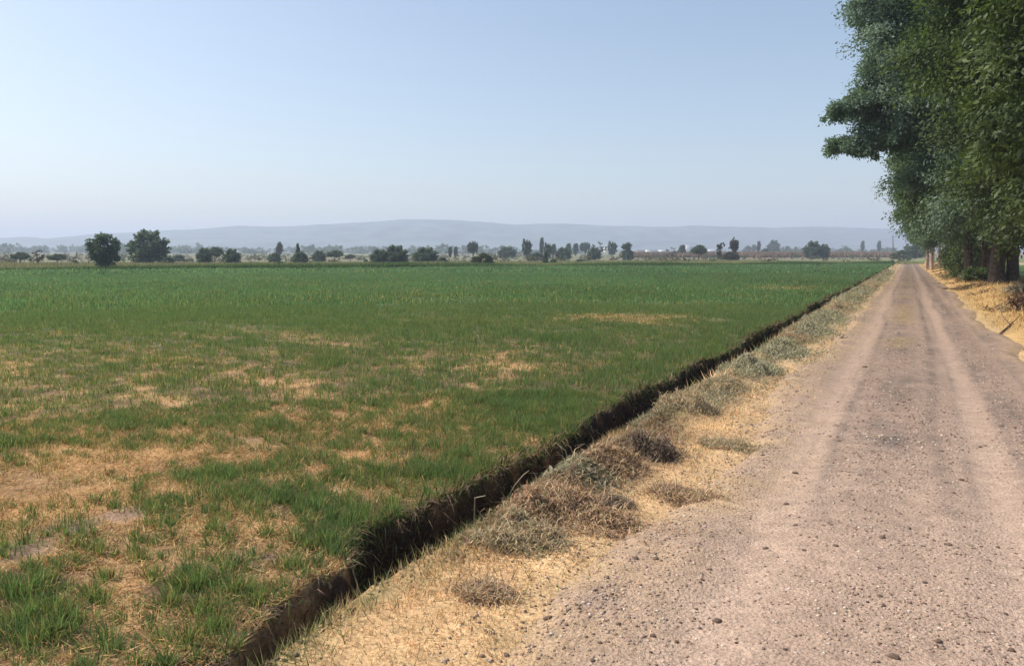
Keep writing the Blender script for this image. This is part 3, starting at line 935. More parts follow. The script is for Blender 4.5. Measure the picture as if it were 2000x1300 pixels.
def crown(lobes, n_leaf, clump_n, clump_r, leaf, cA, cB, droop=.5, shell=.45, aspect=.5, flat=.75, cut_z=None, spread=1.0, fill=0.0):
    """leaves in clumps spread through the lobes (cx, cy, cz, rx, ry, rz)"""
    lobes = np.array(lobes, float)
    area = (lobes[:, 3] * lobes[:, 4] + lobes[:, 3] * lobes[:, 5] + lobes[:, 4] * lobes[:, 5]) / 3
    nc = max(8, n_leaf // clump_n)
    li = rs.choice(len(lobes), nc, p=area ** .8 / (area ** .8).sum())
    if nc > len(lobes) * 24: li[:len(lobes) * 12] = np.repeat(np.arange(len(lobes)), 12)
    d = rs.randn(nc, 3); d /= np.linalg.norm(d, axis=1)[:, None]
    rad = shell + (1 - shell) * rs.rand(nc) ** .6
    C = lobes[li, :3] + d * lobes[li, 3:6] * rad[:, None]
    if cut_z is not None: C[:, 2] = np.maximum(C[:, 2], cut_z + .2 * rs.rand(nc))
    k = rs.randint(0, nc, n_leaf)
    cr = clump_r * (.6 + .8 * rs.rand(nc)) * np.clip(lobes[li, 3:6].min(1) / (1.7 * clump_r), .55, 1)
    off = np.clip(rs.randn(n_leaf, 3), -1.7, 1.7) * np.array((1, 1, flat)) * cr[k, None] * .5
    # stretch each clump along a drooping outward axis, like a spray of twigs
    axis_ = d + np.array((0, 0, -.35)) + .3 * rs.randn(nc, 3)
    spray = (rs.rand(n_leaf) * 1.5 - .6)[:, None] * axis_[k] * cr[k, None] * spread
    P = C[k] + off + spray
    inner = rs.rand(n_leaf) < fill
    P = np.where(inner[:, None], lobes[li[k], :3] + (C[k] - lobes[li[k], :3]) * (.35 + .55 * rs.rand(n_leaf))[:, None] + rs.randn(n_leaf, 3) * lobes[li[k], 3:6] * .16, P)
    if cut_z is not None: P[:, 2] = np.maximum(P[:, 2], cut_z * .6 + .1 * rs.rand(n_leaf))
    tone = rs.rand(nc)[k][:, None] * .82 + .18 * rs.rand(n_leaf, 1)
    c = np.array(cA) * (1 - tone) + np.array(cB) * tone
    c = c * (1 + .15 * rs.randn(n_leaf, 1))
    face = (d * 1.0 + np.array((0, 0, .30)) + .40 * rs.randn(nc, 3))[k]
    return leaf_quads(P, d[k] * .8, leaf, droop, np.clip(c, .004, .6), aspect, face=face), C


def limbs(base_r, fork_z, targets, extra=(), lean=(0, 0), stems=None):
    """trunk with limbs reaching towards the clumps"""
    paths = []
    top = np.array((lean[0], lean[1], fork_z))
    for sx, sy, sr in (stems or ((0, 0, base_r),)):
        p0 = np.array((sx, sy, -.15))
        tp = top + np.array((sx, sy, 0)) * 1.2
        pts = []
        for i in range(7):
            t = i / 6
            q = p0 * (1 - t) + tp * t + np.array((.12 * math.sin(3 * t + sx * 7), .12 * math.cos(2.6 * t + sy * 5) - .12, 0)) * min(1, t * 3)
            pts.append((*q, sr * (1.25 if i == 0 else 1.0) * (1 - .35 * t)))
        paths.append(pts)
    for T in targets:
        T = np.array(T) * np.array((.72, .72, .94))
        s = np.array(paths[rs.randint(0, len(paths))][-1][:3])
        mid = s * .5 + T * .5 + np.array((0, 0, .12 * np.linalg.norm(T - s))) + rs.randn(3) * .2
        r0 = base_r * (.22 + .14 * rs.rand())
        q1 = s * .75 + mid * .25 + rs.randn(3) * .08
        paths.append([(*s, r0), (*q1, r0 * .9), (*mid, r0 * .5), (*(mid * .4 + T * .6 + rs.randn(3) * .15), r0 * .22), (*T, r0 * .06)])
    return tubes(paths, 8)


LA, LB = (0.026, 0.046, 0.019), (0.125, 0.168, 0.056)
LBa, LBb = (0.100, 0.155, 0.115), (0.210, 0.275, 0.200)  # paler, bluer leaf tones: veiling haze put into the farther crowns' colour


def big_tree(x, y, lobes, n_leaf, leaf, cA, cB, label, stems, fork, base_r, rz=0, bark=None, clump_n=520, clump_r=.66):
    global rs
    keep_rs = rs; rs = np.random.RandomState(int(y * 10) + 3)
    z = float(height(np.array([x]), np.array([y]))[0])
    root = empty('roadside_tree', (x, y, z), rz)
    tag(root, label, 'tree', 'tall leafy trees lining the right of the road')
    cr, C = crown(lobes, n_leaf, clump_n, clump_r, leaf, cA, cB, cut_z=.35, shell=.72, flat=.6, droop=.6, spread=.95, fill=.20)
    a = Acc(); a.add(*cr)
    link('crown', a.mesh('crown'), M_leaf, root)
    tg = C[rs.choice(len(C), 34, replace=False)]
    V, T, Q = limbs(base_r, fork, tg, stems=stems)
    link('trunk', mesh_np('trunk', V, T, Q, None, True), bark or M_bark, root)
    rs = keep_rs
    return root


# nearest two stand just outside the frame on the right; their crowns hang into it
big_tree(5.2, 20.5, ((0, 0, 7.5, 3.3, 3.6, 5.5), (-2.2, -.5, 7.5, 1.8, 2, 1.8), (-2.0, .5, 4.4, 1.8, 1.8, 1.6), (-1.0, .8, 2.9, 1.7, 1.6, 1.3), (-1.6, 0, 10.5, 2, 2.2, 2)), 150000, .135, LA, LB,
         'nearest yellow green tree at the right edge with low hanging leafy branches', ((0, 0, .32),), 3.2, .32)
big_tree(4.7, 31, ((0, 0, 10, 4.4, 4.6, 6.5), (-3.0, -1, 8.5, 2, 2.2, 2), (-2.6, -.5, 12.5, 2.4, 2.4, 2.2), (-1.8, 0, 4.8, 2, 2.2, 1.8), (-.2, -.4, 3.4, 2.0, 2.2, 1.5), (1.5, -2, 4, 2.4, 2, 2)), 210000, .14, LA, LB,
         'second tree from the right edge with bright leaf tips over the verge', ((0, 0, .36),), 3.6, .36)
tB = big_tree(3.9, 43.2, ((0.8, 0, 10.5, 5.0, 5.8, 7.0), (-6.8, -.5, 8.5, .9, .8, .30), (-5.9, -.5, 8.8, 1.2, 1.1, .45), (-4.3, -.5, 9.0, 1.6, 1.5, .8), (-4.9, -.5, 10.2, 1.4, 1.6, .9), (-4.4, .3, 8.0, 1.6, 1.6, .9), (-6.6, 0, 6.7, .9, .8, .25), (-5.7, 0, 6.95, 1.2, 1.1, .38), (-4.3, 0, 7.1, 1.5, 1.4, .6), (-4.7, 0, 11.6, 1.6, 2.0, 1.2), (-5.3, 0, 13.6, 1.6, 1.8, 1.0),
                          (-3.2, -.5, 10.2, 1.8, 2.4, 1.5), (-2.6, 0, 5.4, 1.5, 2.0, .9), (-1.2, -1.2, 4.2, 1.8, 2.2, 1.3), (1.8, -2, 3.6, 2.0, 2.2, 1.2), (-2.4, -1, 15.0, 3.0, 4, 3.0)),
              320000, .145, LBa, LBb, 'big hazy bluish green tree with branches reaching left over the road and thick dark trunk', ((-.15, 0, .36), (.5, .35, .28)), 4.2, .38)
tC = big_tree(3.6, 51, ((0, 0, 10, 4.8, 5.0, 7.0), (-3.2, 0, 8.5, 2.2, 2.2, 2.0), (-2.8, 0, 6.2, 2.0, 2.2, 1.5), (-2.0, 0, 4.0, 2.0, 2.0, 1.2), (-3.0, 0, 12.5, 2.2, 2.2, 2), (.6, -1.5, 3.6, 2.0, 2, 1.6)),
              180000, .155, LBa, LB, 'leafy tree with clustered dark trunks just behind the thick dark trunk', ((-.5, 0, .26), (.05, .1, .30), (.5, -.1, .24)), 3.8, .3)
far_row = []
for i, (x, y, s, rz, lab) in enumerate(((3.9, 61, .95, .5, 'leafy tree midway along the row with foliage down to the verge'),
                                        (3.7, 72, .92, 2.1, 'tree past the middle of the roadside row, half hidden by foliage'),
                                        (3.9, 84, .95, 3.9, 'tree in the farther half of the roadside row before pale trunks'))):
    c_ = copy_tree(tC)
    c_.location = (x, y, float(height(np.array([x]), np.array([y]))[0])); c_.rotation_euler = (0, 0, rz); c_.scale = (s, s, s)
    c_['label'] = lab
tP = big_tree(2.55, 94, ((0.6, 0, 9.5, 3.6, 3.8, 5.6), (-1.6, 0, 7.0, 1.8, 2, 1.8), (1.2, 0, 5.4, 2, 2, 1.2)), 70000, .2, LBa, LB,
              'roadside tree with two sunlit pale trunks near the road end', ((-.3, 0, .17), (.35, .1, .15)), 4.5, .17, bark=M_sunlit_bark)
for x, y, s, rz, lab in ((2.35, 111, .95, 2.6, 'roadside tree with slim sunlit pale trunks second from the far end'), (2.4, 127, .9, 4.4, 'farthest tree of the roadside row with slim sunlit pale trunks')):
    c_ = copy_tree(tP)
    c_.location = (x, y, float(height(np.array([x]), np.array([y]))[0])); c_.rotation_euler = (0, 0, rz); c_.scale = (s, s, s)
    c_['label'] = lab

# leafy bushes growing at the foot of the row
def bush(x, y, w, h, n, leaf, cA, cB, label, name='bush', group=None, mat=None):
    z = float(height(np.array([x]), np.array([y]))[0])
    root = empty(name, (x, y, z))
    lobes = [(0, 0, h * .45, w * .42, w * .42, h * .5)]
    for i in range(5):
        a = rs.rand() * 6.28
        lobes.append((math.cos(a) * w * .3, math.sin(a) * w * .3, h * (.3 + .35 * rs.rand()), w * .22, w * .22, h * .28))
    cr, C = crown(lobes, n, 30, w * .12, leaf, cA, cB, droop=.1, cut_z=.05)
    a = Acc(); a.add(*cr)
    link('foliage', a.mesh('foliage'), mat or M_leaf, root)
    paths = [[(0.05 * rs.randn(), 0.05 * rs.randn(), -.05, .02 + .01 * w), (*(C[i] * .5), .015), (*C[i], .005)] for i in rs.choice(len(C), 7, replace=False)]
    V, T, Q = tubes(paths, 5)
    link('stem', mesh_np('stem', V, T, Q, None, True), M_bark, root)
    tag(root, label, 'bush', group)
    return root


for x, y, w, h, lab in ((3.3, 57.5, 2.6, 2.4, 'leafy bush at the foot of the tree row, left of the dark trunks'),
                        (3.4, 66, 2.6, 2.8, 'yellow green bush midway along the foot of the tree row'),
                        (4.3, 73, 2.4, 2.4, 'leafy bush just right of the pale sunlit trunks'),
                        (3.2, 47.5, 1.1, .8, 'small grey green bush in front of the dark trunks')):
    bush(x, y, w, h, 5000 if w > 2 else 1800, .15, LA, LB, lab, group='bushes at the foot of the tree row')
x, y = at_ground(1985, 575, .25)
bush(x, y, .6, .5, 1600, .06, (.24, .22, .17), (.34, .32, .26), 'grey dry bush at the right edge on the golden bank', name='dry_bush', mat=M_straw)
x, y = at_ground(1992, 600, .2)
bush(x, y, .7, .5, 1500, .06, (.10, .06, .045), (.20, .13, .10), 'dark brown dead bush at the right edge below the grey one', name='dead_bush', mat=M_straw)
x, y = at_ground(1880, 545, .25)
bush(x, y, .9, .5, 1600, .07, (.20, .18, .12), (.30, .27, .18), 'greyish dry bush on the bank left of the trunks', name='dry_bush', mat=M_straw)
# fallen leaves and twigs under the row
fl = Acc()
n = 60000
y = 24 + 110 * rs.rand(n) ** 1.5; x = 4.0 + 1.5 * rs.randn(n)
kp = (x > road_right(y) + .15) & (x < 8) & (rs.rand(n) < sstep(-.3, .4, fbm(x * .8, y * .4, 541, 3) + .25 * (x - 3))); x, y = x[kp], y[kp]; n = len(x)
fl.add(*blades(np.stack([x, y, height(x, y) + .01 + .05 * rs.rand(n)], 1), (.06 + .10 * rs.rand(n)) * (1 + y / 80), .035 * (1 + y / 60) * (.5 + rs.rand(n)), rs.rand(n) * 6.283, 1.0 + .7 * rs.rand(n),
                np.where((rs.rand(n) < .65)[:, None], vary((.19, .125, .075), n, .35, .07), vary((.30, .25, .17), n, .3, .06)), 1))
tag(link('fallen_leaves', fl.mesh('fallen_leaves'), M_straw), 'brown fallen leaves and twigs under the tree row', 'leaves', kind='stuff')
# a dead branch lying on the right verge
x0, y0 = at_ground(1950, 648, .05)
x1, y1 = at_ground(1992, 618, .15)
pth = [(0, 0, .03, .018), ((x1 - x0) * .35, (y1 - y0) * .3, .12, .016), ((x1 - x0) * .7, (y1 - y0) * .72, .14, .012), (x1 - x0, y1 - y0, .22, .006)]
pth2 = [((x1 - x0) * .5, (y1 - y0) * .5, .13, .012), ((x1 - x0) * .55 - .15, (y1 - y0) * .6, .28, .008), ((x1 - x0) * .6 - .2, (y1 - y0) * .7, .4, .004)]
V, T, Q = tubes([pth, pth2], 6)
o = link('dead_branch', mesh_np('dead_branch', V, T, Q, None, True), M_bark, None, (x0, y0, float(height(np.array([x0]), np.array([y0]))[0])))
tag(o, 'thin dark dead branch lying across the golden right verge', 'branch')

# ------------------------------------------------------------------ far trees
def base_depth(py):
    lo, hi = 60.0, 3000.0
    for _ in range(60):
        m = (lo + hi) / 2
        zz = max(0, m - 200) * .0062
        yy = 500 + (CAMH - zz) * F / m
        if yy > py: lo = m
        else: hi = m
    return (lo + hi) / 2


G1, G2 = (0.088, 0.128, 0.098), (0.150, 0.192, 0.130)  # leaf colours lifted and blued to stand in for distance haze
KINDS = {
    # lobes in unit coordinates: width 1 across x, height 1 up z ; trunk fork height, trunk radius, leaves, leaf size
    'round': ([(0, 0, .55, .44, .44, .42), (-.25, 0, .45, .25, .3, .3), (.25, .1, .42, .25, .3, .3), (.05, 0, .8, .25, .25, .2), (0, -.1, .25, .4, .4, .22)], .16, .045, 3600, .060),
    'lumpy': ([(-.02, 0, .62, .30, .32, .30), (-.34, 0, .70, .15, .18, .16), (.30, 0, .68, .20, .2, .20), (.02, 0, .90, .22, .2, .10), (-.22, 0, .45, .2, .2, .18), (.10, 0, .40, .24, .22, .20), (.30, 0, .36, .17, .15, .08), (-.05, 0, .24, .16, .16, .10)], .17, .055, 5200, .050),
    'umbrella': ([(0, 0, .74, .46, .46, .20), (-.28, 0, .66, .2, .25, .16), (.28, 0, .64, .22, .25, .18), (.05, 0, .88, .25, .25, .12)], .45, .035, 2000, .060),
    'bush': ([(0, 0, .45, .42, .42, .5), (-.28, 0, .35, .2, .2, .3), (.28, 0, .34, .2, .2, .3), (.08, 0, .75, .2, .2, .22)], .12, .03, 1800, .075),
    'slim': ([(0, 0, .62, .40, .40, .30), (.05, 0, .85, .28, .28, .14), (-.1, 0, .42, .3, .3, .14)], .35, .06, 1300, .11),
    'cone': ([(0, 0, .30, .42, .42, .26), (0, 0, .55, .30, .30, .22), (0, 0, .80, .16, .16, .18)], .1, .05, 1300, .11),
    'tall': ([(-.15, 0, .55, .3, .3, .34), (.2, 0, .75, .25, .25, .18), (-.1, 0, .85, .22, .22, .14), (.15, 0, .4, .28, .28, .16)], .25, .045, 1500, .09),
    'vee': ([(-.28, 0, .72, .2, .24, .26), (.28, 0, .74, .18, .24, .24), (0, 0, .55, .2, .2, .2), (.02, 0, .85, .1, .14, .12)], .35, .06, 1300, .09),
    'knob': ([(0, 0, .80, .40, .36, .19), (-.14, 0, .70, .24, .24, .14), (.12, .05, .62, .22, .22, .12), (0, 0, .12, .40, .34, .10)], .50, .055, 1300, .10),
    'pawn': ([(0, 0, .22, .48, .4, .20), (0, 0, .42, .36, .32, .18), (-.03, 0, .75, .28, .28, .18), (-.18, 0, .82, .2, .2, .1), (0, 0, .9, .14, .14, .1)], .1, .05, 2600, .075),
    'bare': ([(0, 0, .62, .44, .44, .32), (-.2, 0, .5, .26, .26, .24), (.22, 0, .5, .24, .24, .24)], .22, .03, 520, .07),
    'arch': ([(-.25, 0, .6, .16, .2, .28), (.15, 0, .86, .3, .25, .1), (-.2, 0, .8, .2, .2, .14), (.05, 0, .2, .4, .3, .18)], .3, .05, 900, .08),
}
PROTO = {}


def proto(kind, tint):
    key = (kind, tint)
    if key in PROTO: return PROTO[key]
    lobes, fork, tr, n, leaf = KINDS[kind]
    A, B = (G1, G2) if tint == 'green' else (((.075, .066, .05), (.12, .105, .075)) if tint == 'brown' else ((.045, .075, .025), (.10, .135, .045)))
    cr, C = crown(lobes, n * (1 if kind == 'bare' else 2), 30, .062, leaf, A, B, droop=.1, shell=.45, aspect=.7, cut_z=.02)
    a = Acc(); a.add(*cr)
    mc = a.mesh('crown'); mc.materials.append(M_far)
    paths = [[(0, 0, -.03, tr * 1.2), (.01, 0, fork * .6, tr * .9), (0, .01, fork * 1.2, tr * .7)]]
    nb = 34 if kind == 'bare' else 10
    for i in rs.choice(len(C), min(nb, len(C)), replace=False):
        t = C[i]; s = np.array((0, .01, fork * 1.1))
        paths.append([(*s, tr * .5), (*(s * .5 + t * .5 + np.array((0, 0, .04))), tr * .3), (*t, tr * .08)])
    V, T, Q = tubes(paths, 5)
    mt = mesh_np('trunk', V, T, Q, None, True); mt.materials.append(M_bark)
    PROTO[key] = (mc, mt)
    return PROTO[key]


def far_tree(px, by, w, ty, kind, tint, label, depth=None):
    D = depth or base_depth(by)
    x, y = at_depth(px, D)
    z = float(height(np.array([x]), np.array([y]))[0])
    W = w / F * D
    top = CAMH + (500 - ty) * D / F
    H = max(.4, top - z)
    mc, mt = proto(kind, tint)
    name = 'bush' if kind == 'bush' else 'far_tree'
    root = empty(name, (x, y, z), YAW + rs.uniform(-.25, .25), (W, W, H))
    tag(root, label, 'bush' if kind == 'bush' else 'tree', 'trees and bushes scattered beyond the field')
    link('crown', mc, None, root); link('trunk', mt, None, root)


for a in ((43, 518, 34, 493, 'umbrella', 'green', 'flat topped hazy tree, farthest left in the tree line'),
          (78, 519, 42, 488, 'bare', 'brown', 'thin half bare tree near the left end of the tree line'),
          (115, 518, 34, 496, 'umbrella', 'green', 'umbrella shaped tree on a thin trunk left of the lumpy dark tree'),
          (150, 519, 14, 507, 'bush', 'green', 'small round bush between umbrella tree and lumpy dark tree'),
          (206, 527, 64, 458, 'lumpy', 'green', 'lumpy dark tree standing alone at the field edge with short visible trunk'),
          (226, 524, 11, 514, 'bush', 'green', 'tiny bush hugging the trunk of the lumpy dark tree'),
          (294, 518, 72, 450, 'round', 'green', 'tallest round dense tree, with foliage down to the ground'),
          (331, 519, 22, 500, 'bush', 'green', 'bush touching the right side of the tallest round tree'),
          (350, 512, 28, 497, 'bush', 'green', 'low hazy bush behind the right side of the tallest round tree'),
          (401, 517, 28, 484, 'round', 'green', 'left tree of a trio of dark trees right of the tallest round tree'),
          (422, 515, 34, 483, 'umbrella', 'green', 'middle tree of a trio of dark trees right of the tallest round tree'),
          (455, 518, 32, 486, 'round', 'green', 'right tree of a trio of dark trees, with twin thin trunks'),
          (548, 506, 15, 475, 'slim', 'brown', 'pale grey slender tree with a rounded top'),
          (538, 514, 26, 492, 'bush', 'green', 'hazy bush at the foot of the pale slender tree'),
          (547, 518, 22, 510, 'bush', 'green', 'low dark bush in front of the pale slender tree'),
          (584, 514, 11, 475, 'cone', 'green', 'narrow pointed tree like a cypress'),
          (588, 517, 32, 490, 'bush', 'green', 'wide bush around the foot of the narrow pointed tree'),
          (625, 513, 27, 489, 'round', 'green', 'rounded tree right of the narrow pointed tree'),
          (655, 513, 34, 489, 'umbrella', 'green', 'wide umbrella tree beside a smaller hazy tree'),
          (685, 511, 22, 497, 'umbrella', 'green', 'smaller hazy umbrella tree right of the wide umbrella tree'),
          (716, 514, 9, 506, 'bush', 'green', 'tiny dark bush between the umbrella trees and the dark double crown'),
          (742, 517, 36, 487, 'round', 'green', 'lower left half of the dark double crown left of centre'),
          (773, 517, 50, 479, 'round', 'green', 'taller dome shaped right half of the dark double crown'),
          (832, 515, 50, 483, 'round', 'green', 'broad tree on a short trunk right of the dark double crown'),
          (863, 516, 22, 501, 'bush', 'green', 'bush at the right foot of the broad short trunked tree'),
          (880, 505, 9, 482, 'slim', 'green', 'left one of two thin twin trees above the tan patch'),
          (891, 505, 9, 482, 'slim', 'green', 'right one of two thin twin trees above the tan patch'),
          (924, 508, 19, 474, 'vee', 'green', 'V shaped forked tree above a bright green bush'),
          (943, 518, 44, 493, 'bush', 'bright', 'bright green bush at the foot of the V shaped tree'),
          (990, 505, 36, 482, 'round', 'green', 'squat dome shaped tree right of the bright green bush'),
          (1028, 507, 20, 469, 'tall', 'green', 'tall tree left of the tallest slim one near the centre'),
          (1058, 503, 10, 465, 'slim', 'green', 'tallest slim tree near the middle of the line'),
          (1069, 508, 16, 476, 'tall', 'green', 'shorter tree right of the tallest slim one'),
          (1045, 510, 34, 492, 'bush', 'green', 'low hazy bush between the two tall central trees'),
          (1065, 517, 12, 491, 'cone', 'green', 'small dark pointed tree in front of the tallest slim one'),
          (1079, 516, 15, 505, 'bush', 'green', 'small bush right of the small dark pointed tree'),
          (1081, 503, 11, 477, 'slim', 'green', 'thin hazy tree right of the shorter central tree'),
          (1100, 508, 32, 483, 'round', 'green', 'dense round tree in the middle of the central cluster'),
          (1110, 502, 13, 476, 'slim', 'green', 'thin tree rising behind the dense central round tree'),
          (1124, 501, 13, 476, 'slim', 'green', 'lollipop shaped tree right of the central cluster'),
          (1142, 501, 19, 475, 'vee', 'green', 'forked crown tree before the grey bare dome'),
          (1168, 505, 34, 472, 'bare', 'brown', 'grey leafless dome shaped tree'),
          (1160, 508, 27, 483, 'round', 'green', 'green tree in front of the grey leafless dome'),
          (1130, 514, 14, 505, 'bush', 'green', 'small lone bush below the forked crown tree'),
          (1194, 503, 19, 473, 'tall', 'green', 'open crowned tree right of the white house'),
          (1225, 508, 27, 475, 'pawn', 'green', 'dark tree shaped like a chess pawn'),
          (1310, 505, 28, 483, 'bare', 'brown', 'brownish bare tree right of the pawn shaped tree'),
          (1331, 503, 14, 479, 'slim', 'green', 'thin dark tree left of the brightest white house'),
          (1363, 511, 31, 479, 'umbrella', 'green', 'dark umbrella tree right of the brightest white house'),
          (1406, 510, 19, 474, 'arch', 'brown', 'brownish tree with an arching bare top'),
          (1431, 510, 21, 467, 'knob', 'brown', 'tall brown tree with a round knob of foliage on top'),
          (1425, 511, 36, 490, 'bush', 'brown', 'brownish bush under the knob topped tree'),
          (1457, 496, 17, 479, 'bush', 'green', 'dark low tree left of the reddish slim one'),
          (1470, 496, 9, 478, 'slim', 'green', 'small tree just left of the reddish slim one'),
          (1479, 498, 9, 473, 'slim', 'brown', 'reddish slim tree among dark bushes'),
          (1490, 500, 19, 484, 'bush', 'green', 'dark bush right of the reddish slim tree'),
          (1508, 497, 25, 469, 'round', 'green', 'leaning oval tree right of the reddish slim one'),
          (1534, 496, 8, 481, 'slim', 'green', 'tiny slim tree between oval tree and the big dark pair'),
          (1551, 496, 13, 482, 'cone', 'green', 'small cone shaped tree left of the big dark pair'),
          (1584, 506, 36, 471, 'round', 'green', 'larger left tree of the big dark pair beyond the dry crop'),
          (1606, 506, 25, 477, 'round', 'green', 'smaller right tree of the big dark pair beyond the dry crop'),
          (1681, 497, 8, 471, 'slim', 'green', 'left one of two lone slim trees near the road end'),
          (1713, 497, 8, 471, 'slim', 'green', 'right one of two lone slim trees near the road end'),
          (1784, 506, 42, 468, 'round', 'green', 'big dark tree beyond the road end beside the tree row'),
          (1755, 507, 40, 488, 'bush', 'bright', 'wide green bush beyond the road end'),
          ):
    far_tree(*a)
far_tree(1739, 514, 11, 507, 'bush', 'green', 'nearly black little bush at the left side of the road end', 160)

# the distant wooded belt seen as one bluish mass
belt = Acc()
for k in range(620):
    px = -250 + 2000 * rs.rand(); D = 700 + 900 * rs.rand()
    x, y = at_depth(px, D); z = float(height(np.array([x]), np.array([y]))[0])
    left = 1 if px < 1000 else .55
    W = rs.uniform(8, 22); H = rs.uniform(4, 9) * left
    if 1165 < px < 1500 and D < 1450: continue
    cr, C = crown(((0, 0, H * .5, W * .45, W * .45, H * .5), (W * .2, 0, H * .6, W * .25, W * .25, H * .4)), 130, 12, 1.4, 2.4, G1, G2, droop=.1, aspect=.7, cut_z=.1)
    belt.add(cr[0] + np.array((x, y, z)), None, cr[2], cr[3])
tag(link('far_woods', belt.mesh('far_woods'), M_far), 'bluish belt of far off trees in front of the hills', 'woods', kind='stuff')
# rough low scrub between the nearer trees
scrub = Acc()
for k in range(420):
    px = -150 + 1950 * rs.rand(); D = 170 + 330 * rs.rand()
    x, y = at_depth(px, D); z = float(height(np.array([x]), np.array([y]))[0])
    if beyond(x, y) < 25: continue
    W = rs.uniform(1.5, 5); H = rs.uniform(.5, 1.7)
    A, B = (((.10, .085, .06), (.17, .14, .095)) if rs.rand() < .6 else (G1, G2))
    cr, C = crown(((0, 0, H * .4, W * .5, W * .5, H * .6),), 60, 8, .5, .55, A, B, droop=.1, aspect=.6, cut_z=.05)
    scrub.add(cr[0] + np.array((x, y, z)), None, cr[2], cr[3])
tag(link('scrub_undergrowth', scrub.mesh('scrub_undergrowth'), M_far), 'low brownish scrub between the scattered trees', 'scrub', kind='stuff')

# ------------------------------------------------------------------ far houses and pole
def box(cx, cy, cz, sx, sy, sz):
    V = np.array([(cx + a * sx / 2, cy + b * sy / 2, cz + c * sz / 2) for c in (-1, 1) for a, b in ((-1, -1), (1, -1), (1, 1), (-1, 1))])
    Q = np.array([(0, 3, 2, 1), (4, 5, 6, 7), (0, 1, 5, 4), (1, 2, 6, 5), (2, 3, 7, 6), (3, 0, 4, 7)])
    return V, Q


def house(px, ty, w, D, storeys, mat, label, hpx=None):
    x, y = at_depth(px, D); z = float(height(np.array([x]), np.array([y]))[0])
    W = w / F * D; top = CAMH + (500 - ty) * D / F; H = max(3.0, top - z); dp = W * .8
    root = empty('house', (x, y, z), YAW - R(58))
    V, Q = box(0, 0, H / 2 - .3, W, dp, H + .6)
    link('wall', mesh_np('wall', V, None, Q), mat, root)
    V, Q = box(0, 0, H + .12, W + .5, dp + .5, .22)
    link('roof', mesh_np('roof', V, None, Q), M_roof if mat is M_brick else M_white, root)
    n = max(1, int(W / 4))
    for s in range(storeys):
        for i in range(n):
            V, Q = box(-W / 2 + (i + .5) * W / n + .6, -dp / 2 - .02, (s + .55) * H / storeys, 1.1, .10, 1.2)
            link('window', mesh_np('window', V, None, Q), M_glass, root)
    V, Q = box(-W / 2 + .9, -dp / 2 - .02, 1.05, .95, .10, 2.1)
    link('door', mesh_np('door', V, None, Q), M_pole, root)
    tag(root, label, 'house', 'far off houses of the town')


for a in ((1185, 483, 12, 800, 2, M_white, 'white house showing between trees left of the pawn shaped tree'),
          (1265, 488, 9, 1000, 1, M_white, 'small square white house alone above the dry crop'),
          (1339, 479, 15, 1100, 2, M_white, 'brightest tall white house between the thin dark tree and umbrella tree'),
          (1386, 487, 24, 1250, 1, M_white, 'long low white building right of the dark umbrella tree'),
          (1292, 488, 12, 1350, 1, M_white, 'faint low white house left of the brownish bare tree'),
          (1248, 493, 16, 900, 1, M_brick, 'low reddish brick house left of the small square white one'),
          (1462, 489, 14, 1300, 1, M_white, 'faint pale house above the dry crop left of the reddish slim tree')):
    house(*a)
D = 420
x, y = at_depth(1741, D); z = float(height(np.array([x]), np.array([y]))[0])
H = CAMH + (500 - 461) * D / F - z
root = empty('utility_pole', (x, y, z), YAW); root.rotation_euler = (0, -.06, YAW)
V, T, Q = tubes([[(0, 0, -.4, .30), (0, 0, H * .5, .26), (0, 0, H, .2)]], 8)
link('post', mesh_np('post', V, T, Q, None, True), M_pole, root)
V, Q = box(0, -.3, H * .93, 2.2, .14, .16)
link('crossarm', mesh_np('crossarm', V, None, Q), M_pole, root)
tag(root, 'slightly leaning utility pole standing beyond the road end', 'pole')

# ------------------------------------------------------------------ hills
RIDGE = ((-500, 470), (-200, 468), (0, 465), (50, 463), (95, 466), (180, 457), (270, 454), (345, 450), (470, 442), (560, 444), (620, 439), (700, 436), (790, 429), (830, 429), (900, 432),
         (1010, 440), (1070, 437), (1200, 442), (1320, 444), (1345, 442), (1380, 443), (1500, 445), (1600, 444), (1700, 447), (1800, 448), (2000, 452), (2300, 458), (2600, 466))
rp = np.array(RIDGE, float)
HD = 2700.0
na, nd = 420, 60
pxs = np.linspace(-480, 2580, na)
ridge_y = np.interp(pxs, rp[:, 0], rp[:, 1])
V = []
for j in range(nd):
    t = j / (nd - 1)
    D = 1900 + 1900 * t
    for i in range(na):
        px = pxs[i]
        zr = CAMH + (500 - ridge_y[i]) * HD / F
        x, y = at_depth(px, D)
        V.append((x, y, t, zr))
V = np.array(V)
t = V[:, 2]; tr_ = (HD - 1900) / 1900
prof = np.where(t < tr_, sstep(0, tr_, t), 1 - .9 * sstep(tr_, 1.0, t)) 
base = height(V[:, 0], V[:, 1]) - 3
gul = .20 * fbm(V[:, 0] * .0028, V[:, 1] * .0028, 601, 4) * np.sin(np.clip(t / tr_, 0, 1) * math.pi)
edge = sstep(-480, -380, np.tile(pxs, nd)) * (1 - sstep(2480, 2580, np.tile(pxs, nd)))
zz = base + (V[:, 3] - base) * (prof + gul) * edge
zz = zz + 2.5 * fbm(V[:, 0] * .012, V[:, 1] * .012, 605, 3) * prof
i = np.arange(nd - 1)[:, None] * na + np.arange(na - 1)[None, :]
Q = np.stack([i, i + 1, i + 1 + na, i + na], -1).reshape(-1, 4)
tag(link('hills', mesh_np('hills', np.stack([V[:, 0], V[:, 1], zz], 1), None, Q, None, True), M_hill), 'long low hazy blue hills on the horizon', 'hills', kind='structure')

